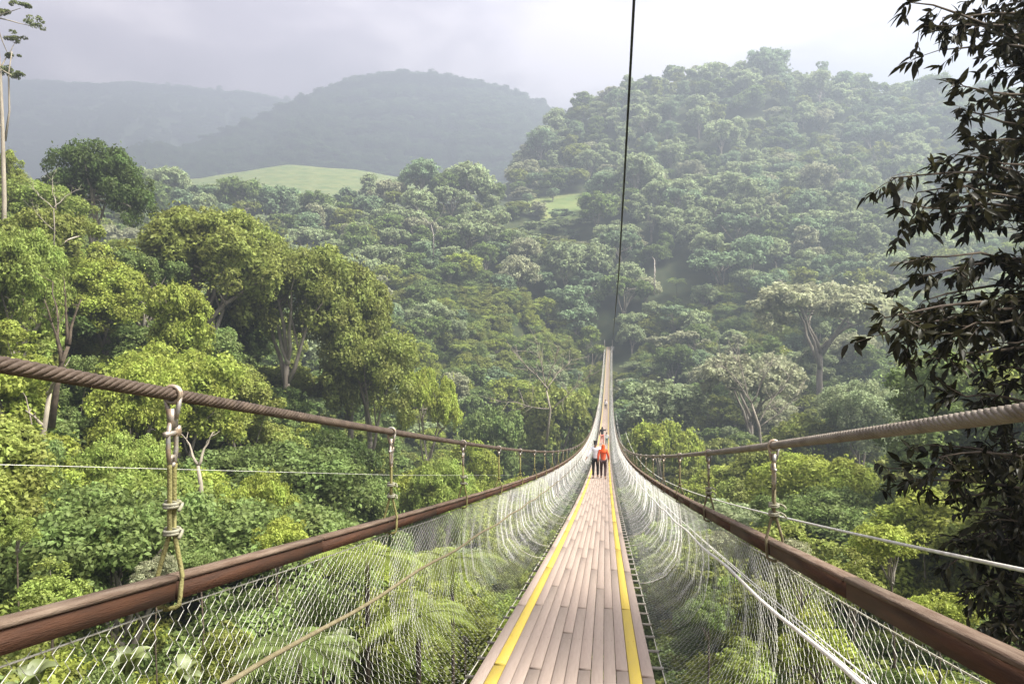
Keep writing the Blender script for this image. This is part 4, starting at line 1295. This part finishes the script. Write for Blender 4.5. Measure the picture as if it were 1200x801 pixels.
# ------------------------------------------------------------------ dark tree at the right edge, close to the camera
FG = np.random.default_rng(77)
fx, fy = 4.55, 5.6
fz = float(H(fx, fy)[0])
dark_tree = empty('leafy_tree', (0, 0, 0), 0, 'dark tree in shade overhanging the bridge at the right edge', 'tree')
dark_tree.location = (fx, fy, fz)
OFF = np.array((fx, fy, fz))
tp = np.array([(0, 0, -0.5), (0.05, 0.03, 1.5), (-0.06, 0.0, 3.5), (0.03, 0.1, 5.5), (0.12, 0.05, 7.8), (0.05, 0.0, 9.5), (0.1, 0.1, 11.5)])
V, Fc = tube(tp, [0.21, 0.17, 0.15, 0.13, 0.11, 0.085, 0.05], 9)
ob('trunk', mesh_np('trunk', V, Fc, M_darkbark, True), dark_tree)
targets = [(1062, 2, 4.6), (1078, 30, 4.7), (1102, 58, 4.8), (1105, 20, 5.0), (1128, 100, 4.6), (1125, 128, 4.9), (1118, 180, 4.8), (1125, 215, 4.6), (1140, 165, 4.8), (1045, 208, 4.5), (1058, 235, 4.6), (1075, 225, 4.8),
           (1065, 262, 4.9), (1085, 300, 4.6), (1075, 325, 4.7), (1036, 372, 4.3), (1030, 392, 4.4), (1062, 385, 4.6), (1082, 352, 4.9), (1050, 408, 4.7), (1102, 420, 4.6), (1115, 455, 4.8), (1118, 390, 4.5), (1085, 520, 5.2),
           (1040, 548, 5.2), (1070, 560, 5.1), (1100, 535, 4.9), (1108, 585, 5.2), (1115, 632, 5.2), (1112, 662, 5.2), (1140, 690, 5.3), (1165, 730, 5.2), (1145, 600, 5.3), (1180, 745, 5.2)]
for _ in range(20):
    targets.append((1120 + 160 * FG.random() ** 0.8, FG.uniform(520, 770), FG.uniform(5.2, 6.6)))
for _ in range(185):
    targets.append((1135 + 175 * FG.random() ** 0.7, FG.uniform(-20, 745), FG.uniform(4.4, 6.8)))
    if targets[-1][1] > 540: targets[-1] = (targets[-1][0], targets[-1][1], max(5.2, targets[-1][2]))
for _ in range(50):                                   # unseen arms added on its sunward side to shade the leaves in view
    targets.append((FG.uniform(1320, 1900), FG.uniform(-500, 500), FG.uniform(4.6, 7.5)))
for _ in range(60):                                   # more unseen crown above and beyond the frame, added for its shade
    targets.append((FG.uniform(1000, 1750), FG.uniform(-700, -30), FG.uniform(4.4, 8.0)))
br = MB()
leafP, leafD, leafS = [], [], []
for (u, v, d) in targets:
    e = P(u, v, d) - OFF
    zr = float(np.clip(e[2] + FG.uniform(-0.5, 0.15), 0.5, 11.0))
    a = np.array([np.interp(zr, tp[:, 2], tp[:, i]) for i in range(3)])
    q = limb(a, e, FG, 0.06, 0.10, 10)
    br.tube(q, np.linspace(0.024, 0.0035, 10), 5)
    Ln = np.linalg.norm(e - a)
    dense = 1.0 if v > -30 else 0.6
    nt_ = int(max(5, Ln * 9.5) * dense)
    for k in range(nt_):
        t = FG.uniform(0.22, 1.0) if k else 1.0
        i = min(int(t * 9), 8); f = t * 9 - i
        p0 = q[i] * (1 - f) + q[i + 1] * f
        di = unit(q[i + 1] - q[i]) * 0.7 + FG.normal(0, 0.55, 3) + np.array((0, 0, -0.12))
        di = unit(di)
        tl = FG.uniform(0.08, 0.24)
        p1 = p0 + di * tl + np.array((0, 0, -0.03))
        br.tube([p0, (p0 + p1) / 2 + FG.normal(0, 0.008, 3), p1], (0.0032, 0.0024, 0.0014), 3, False)
        for m in range(int(FG.integers(6, 12))):
            w = FG.uniform(0.15, 1.0)
            ld = unit(di * 0.8 + FG.normal(0, 0.6, 3) + np.array((0, 0, -0.45)))
            leafP.append(p0 * (1 - w) + p1 * w); leafD.append(ld); leafS.append(FG.uniform(0.055, 0.115))
ob('branches', br.build('branches', M_darkbark, True), dark_tree)
# one leaf: pointed, folded along its midrib and drooping at the tip
lx_ = np.array((0, .18, .42, .70, 1.0)); lw_ = np.array((0.015, .15, .185, .12, 0.0)); lz_ = -0.16 * lx_ ** 2
LV = []
for x, w, z in zip(lx_, lw_, lz_): LV += [(w, x, z + w * 0.35), (0, x, z), (-w, x, z + w * 0.35)]
LF = []
for i in range(4): LF += [(i * 3, i * 3 + 1, i * 3 + 4, i * 3 + 3), (i * 3 + 1, i * 3 + 2, i * 3 + 5, i * 3 + 4)]
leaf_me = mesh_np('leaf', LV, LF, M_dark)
LVn = np.array(LV)
leafP, leafD, leafS = np.array(leafP), np.array(leafD), np.array(leafS)
W_p = leafP + OFF
uu = 600 + F * W_p[:, 0] / W_p[:, 1]; vv = 400 - F * (W_p[:, 2] - EYE) / W_p[:, 1]
size_px = np.where((uu < 1200) & (vv > 0) & (vv < 801), leafS / W_p[:, 1], 0)
big = np.argsort(-size_px)[:300]; bigset = set(big.tolist())
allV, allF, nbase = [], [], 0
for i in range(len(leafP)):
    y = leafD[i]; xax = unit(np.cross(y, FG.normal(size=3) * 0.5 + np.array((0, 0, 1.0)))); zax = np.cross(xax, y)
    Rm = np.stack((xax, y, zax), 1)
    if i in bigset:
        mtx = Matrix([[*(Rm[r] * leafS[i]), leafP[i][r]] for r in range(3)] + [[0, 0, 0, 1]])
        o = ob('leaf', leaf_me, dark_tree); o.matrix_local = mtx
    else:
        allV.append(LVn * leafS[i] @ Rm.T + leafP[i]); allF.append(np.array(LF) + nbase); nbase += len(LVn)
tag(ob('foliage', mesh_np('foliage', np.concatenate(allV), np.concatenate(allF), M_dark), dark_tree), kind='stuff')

# ------------------------------------------------------------------ tree ferns, bananas, bare trees
def frond_mesh(name, length, material, pairs=30):
    t = np.linspace(0, 1, 12)
    mid = np.stack((np.zeros(12), length * (t - .12 * t ** 3), length * (0.42 * t - 0.62 * t ** 2.2)), 1)
    V, Fc = tube(mid, np.linspace(0.018, 0.004, 12) * length / 1.8, 4)
    mb = MB(); mb.add(V, Fc)
    for k in range(pairs):
        q = 0.12 + 0.87 * (k + 0.5) / pairs
        p = np.array([np.interp(q, t, mid[:, i]) for i in range(3)])
        w = length * 0.27 * math.sin(math.pi * min(1, q * 0.93 + 0.07)) ** 0.75
        h = length * 0.87 / pairs * 0.40
        for sd in (-1, 1):
            tip = p + np.array((sd * w, w * 0.35, -w * 0.30)); m_ = (p + tip) / 2 + np.array((0, 0, w * 0.06))
            mb.add([p, m_ + (0, -h, 0), tip, m_ + (0, h, 0)], [(0, 1, 2, 3)])
    return mb.build(name, material)
M_fern = leaf_mat('fern_leaf', vary=0.2, trans=0.35)
FROND = frond_mesh('frond', 1.0, M_fern)
fern_trunk = mesh_np('trunk', *tube([(0, 0, -2.6), (0.05, 0, -1.2), (0, 0.03, 0)], [0.11, 0.09, 0.10], 7), M_darkbark, True)
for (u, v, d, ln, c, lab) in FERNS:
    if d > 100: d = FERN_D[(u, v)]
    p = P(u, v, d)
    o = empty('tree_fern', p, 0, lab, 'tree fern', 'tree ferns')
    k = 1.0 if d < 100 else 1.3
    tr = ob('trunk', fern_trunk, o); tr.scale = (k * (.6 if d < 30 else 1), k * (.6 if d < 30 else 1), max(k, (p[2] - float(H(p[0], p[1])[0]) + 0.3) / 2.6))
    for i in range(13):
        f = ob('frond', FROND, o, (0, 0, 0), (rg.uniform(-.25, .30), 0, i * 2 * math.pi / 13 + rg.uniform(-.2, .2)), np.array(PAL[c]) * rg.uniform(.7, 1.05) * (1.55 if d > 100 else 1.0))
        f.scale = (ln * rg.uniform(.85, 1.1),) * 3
# banana-like plants under the near left rail
bl = np.linspace(0, 1, 9)
BV, BF = [], []
for t in bl:
    w = 0.16 * math.sin(math.pi * min(1, t * 0.92 + 0.08)) ** 0.6
    z = 0.75 * t - 0.55 * t ** 3; y = 0.55 * t + 0.10 * t * t
    BV += [(-w, y, z + 0.04), (-w * .5, y, z + 0.015), (0, y, z), (w * .5, y, z + 0.015), (w, y, z + 0.04)]
for i in range(8):
    for j in range(4): BF.append((i * 5 + j, i * 5 + j + 1, (i + 1) * 5 + j + 1, (i + 1) * 5 + j))
BAN = mesh_np('leaf', BV, BF, leaf_mat('banana_leaf', vary=.15, trans=.35, gloss=.08), True)
ban_stem = mesh_np('stem', *tube([(0, 0, -1.5), (0.02, 0, -0.6), (0, 0, 0.05)], [0.06, 0.05, 0.03], 7), M_fern, True)
for (u, v, d, s, lab) in ((150, 790, 9.0, 0.5, 'broad-leaved banana-like plant behind the mesh under the nearest hanger'), (35, 812, 8.5, 0.55, 'broad-leaved plant in the bottom left corner below the handrail'), (215, 800, 10, 0.5, 'small broad-leaved plant behind the netting right of the nearest hanger'),
                          (395, 770, 14, 0.8, 'broad-leaved plant low behind the left netting by the rope')):
    o = empty('banana_plant', P(u, v, d), 0, lab, 'plant', 'broad-leaved plants under the left rail')
    st = ob('stem', ban_stem, o, color=(.10, .13, .04))
    for i in range(8):
        f = ob('leaf', BAN, o, (0, 0, 0), (rg.uniform(0.0, 0.6), rg.uniform(-.2, .2), i * 0.785 + rg.uniform(-.3, .3)), np.array(PAL['lime green']) * rg.uniform(.45, .8))
        f.scale = (s * rg.uniform(.8, 1.2),) * 3

def bare_tree(lab, pts, r0, material, tips, seed, name='bare_tree', cat='tree', twig=0.6, nb=9):
    """pts: stem as (u, v, d); tips: further branches as (start index, u, v)"""
    g = np.random.default_rng(seed)
    W = np.array([P(*p) for p in pts])
    o = empty(name, W[0], 0, lab, cat, None)
    W = W - W[0]; base = P(*pts[0])
    V, Fc = tube(W, np.linspace(r0, r0 * .45, len(W)), 7)
    ob('trunk', mesh_np('trunk', V, Fc, material, True), o)
    mb = MB(); ends = []
    for (i, u, v) in tips:
        e = P(u, v, pts[0][2] + g.uniform(-1.5, 1.5)) - base
        q = limb(W[i], e, g, 0.0, 0.14, 7)
        mb.tube(q, np.linspace(r0 * .5, r0 * .12, 7), 5); ends.append(q)
    for q in ends:
        L_q = np.linalg.norm(q[-1] - q[0])
        for k in range(nb):
            s_ = q[g.integers(2, 7)]
            e = s_ + unit(unit(q[-1] - q[0]) * .8 + g.normal(0, .55, 3) + np.array((0, 0, .25))) * L_q * g.uniform(.25, .6) * twig
            mb.tube(limb(s_, e, g, 0, .15, 5), np.linspace(r0 * .16, r0 * .05, 5), 4)
    ob('branches', mb.build('branches', material, True), o)
    return o
bare_tree('crooked dark branching trunk with bare limbs on the left slope', [(60, 500, 34), (66, 455, 34), (72, 425, 34), (80, 405, 34)], 0.17, M_darkbark, [(2, 52, 350), (2, 62, 330), (3, 95, 350), (3, 75, 335)], 2, twig=.4, nb=4)
bare_tree('pale slim trunk rising from the undergrowth at far left', [(28, 660, 33), (33, 610, 33), (40, 560, 33), (52, 500, 33), (58, 460, 33)], 0.19, M_pale, [(4, 75, 430), (3, 30, 480)], 3, 'bare_tree', twig=.5, nb=4)
bare_tree('pale curved trunk below the cable, right of the nearest hanger', [(230, 645, 36), (237, 600, 36), (235, 565, 36), (232, 545, 36)], 0.17, M_pale, [(3, 215, 510), (3, 250, 505)], 4, twig=.5, nb=4)
bare_tree('thin forked dead stem beneath the left cable beside the first hanger', [(185, 620, 40), (190, 585, 40), (192, 560, 40)], 0.08, M_deadwood, [(2, 170, 520), (2, 205, 525)], 14, twig=.6, nb=4)
bare_tree('white dead snag standing on the slope right of the bridge', [(918, 372, 172), (919, 350, 172), (917, 330, 172)], 0.32, M_deadwood, [(1, 894, 345), (1, 905, 343), (0, 890, 352), (2, 912, 326)], 5, twig=.6, nb=3)
bare_tree('pale leafless tree with spreading twigs left of the bridge', [(640, 520, 108), (645, 480, 108), (640, 455, 108)], 0.22, M_pale, [(2, 600, 410), (2, 630, 402), (1, 690, 440), (2, 670, 420), (1, 585, 470), (2, 655, 408)], 6, twig=.9, nb=16)
bare_tree('bare limbed pale tree above the right cable', [(893, 545, 122), (890, 500, 122), (880, 470, 122)], 0.28, M_pale, [(2, 845, 425), (2, 865, 415), (1, 925, 440), (2, 905, 420), (1, 935, 465)], 7, twig=.9, nb=14)
bare_tree('pale twiggy tree on the hazy middle ridge', [(508, 300, 222), (508, 275, 222), (505, 262, 222)], 0.2, M_deadwood, [(2, 490, 245), (2, 520, 246), (1, 528, 262)], 8, twig=.7, nb=6)
bare_tree('grey leafless twigs over the crown on top of the left slope', [(62, 300, 50), (64, 270, 50), (63, 245, 50)], 0.06, M_bark, [(2, 35, 215), (2, 62, 205), (2, 90, 222), (1, 40, 245)], 9, twig=.7, nb=8)
bare_tree('single pale straight trunk on the slope right of the overhead cable', [(767, 345, 205), (767, 325, 205), (767, 304, 205)], 0.24, M_deadwood, [(2, 764, 300)], 10, twig=.3, nb=2)

# tall thin tree at the left edge
o = empty('tall_tree', P(4, 300, 62), 0, 'tall slim pale tree with sparse leaf tufts at the left edge', 'tree')
b0 = P(4, 300, 62)
mb = MB()
st = np.array([P(4, 330, 62), P(5, 235, 62), P(3, 150, 62), P(0, 80, 62), P(-6, 20, 62), P(-10, -60, 62)]) - b0
V, Fc = tube(st, [.20, .18, .15, .12, .09, .05], 8)
ob('trunk', mesh_np('trunk', V, Fc, M_pale, True), o)
st2 = np.array([P(6, 165, 62.4), P(11, 130, 62.4), P(10, 85, 62.4), P(14, 60, 62.4)]) - b0
mb.tube(st2, [.10, .08, .06, .04], 6)
tuft, g = [], np.random.default_rng(4)
for (i, u, v, w) in ((3, 18, 45, 13), (4, 42, 27, 14), (3, 8, 82, 15), (3, 20, 88, 10), (4, 3, 14, 12), (4, -20, 60, 20), (5, -25, 0, 20), (5, 10, -40, 18), (4, 24, 5, 10), (2, -22, 110, 16), (4, 12, 65, 7)):
    e = P(u, v, 62 + g.uniform(-1.5, 1.5)) - b0
    mb.tube(limb(st[i], e - np.array((0, 0, .3)), g, 0, .06, 6), np.linspace(.07, .02, 6), 5)
    w = w / F * 62
    for k in range(9):
        c = e + g.normal(0, .5, 3) * np.array((w * .75, w * .75, w * .28))
        d_ = unit(g.normal(size=(34, 3)) + np.array((0, 0, .4)))
        tuft.append((c + d_ * w * .28 * np.array((1, 1, .55)), d_))
ob('branches', mb.build('branches', M_pale, True), o)
ob('crown', leaves_mesh('crown', np.concatenate([q[0] for q in tuft]), np.concatenate([q[1] for q in tuft]), 0.22, g), o, color=(0.075, 0.085, 0.03))


# ------------------------------------------------------------------ haze
M_haze = bpy.data.materials.new('haze_air')
M_haze.use_nodes = True
hn = M_haze.node_tree
hn.nodes.clear()
ho = N(hn, 'ShaderNodeOutputMaterial')
pv = N(hn, 'ShaderNodeVolumePrincipled')
pv.inputs['Color'].default_value = (0.600, 0.705, 0.835, 1)
pv.inputs['Density'].default_value = 0.0016
pv.inputs['Anisotropy'].default_value = 0.5
hn.links.new(pv.outputs[0], ho.inputs['Volume'])
mb = MB()
mb.box(-1900, 1900, -400, 1900, float(GZ.min()) - 1.0, 475)
haze = ob('haze', mb.build('haze', M_haze))
tag(haze, kind='stuff')
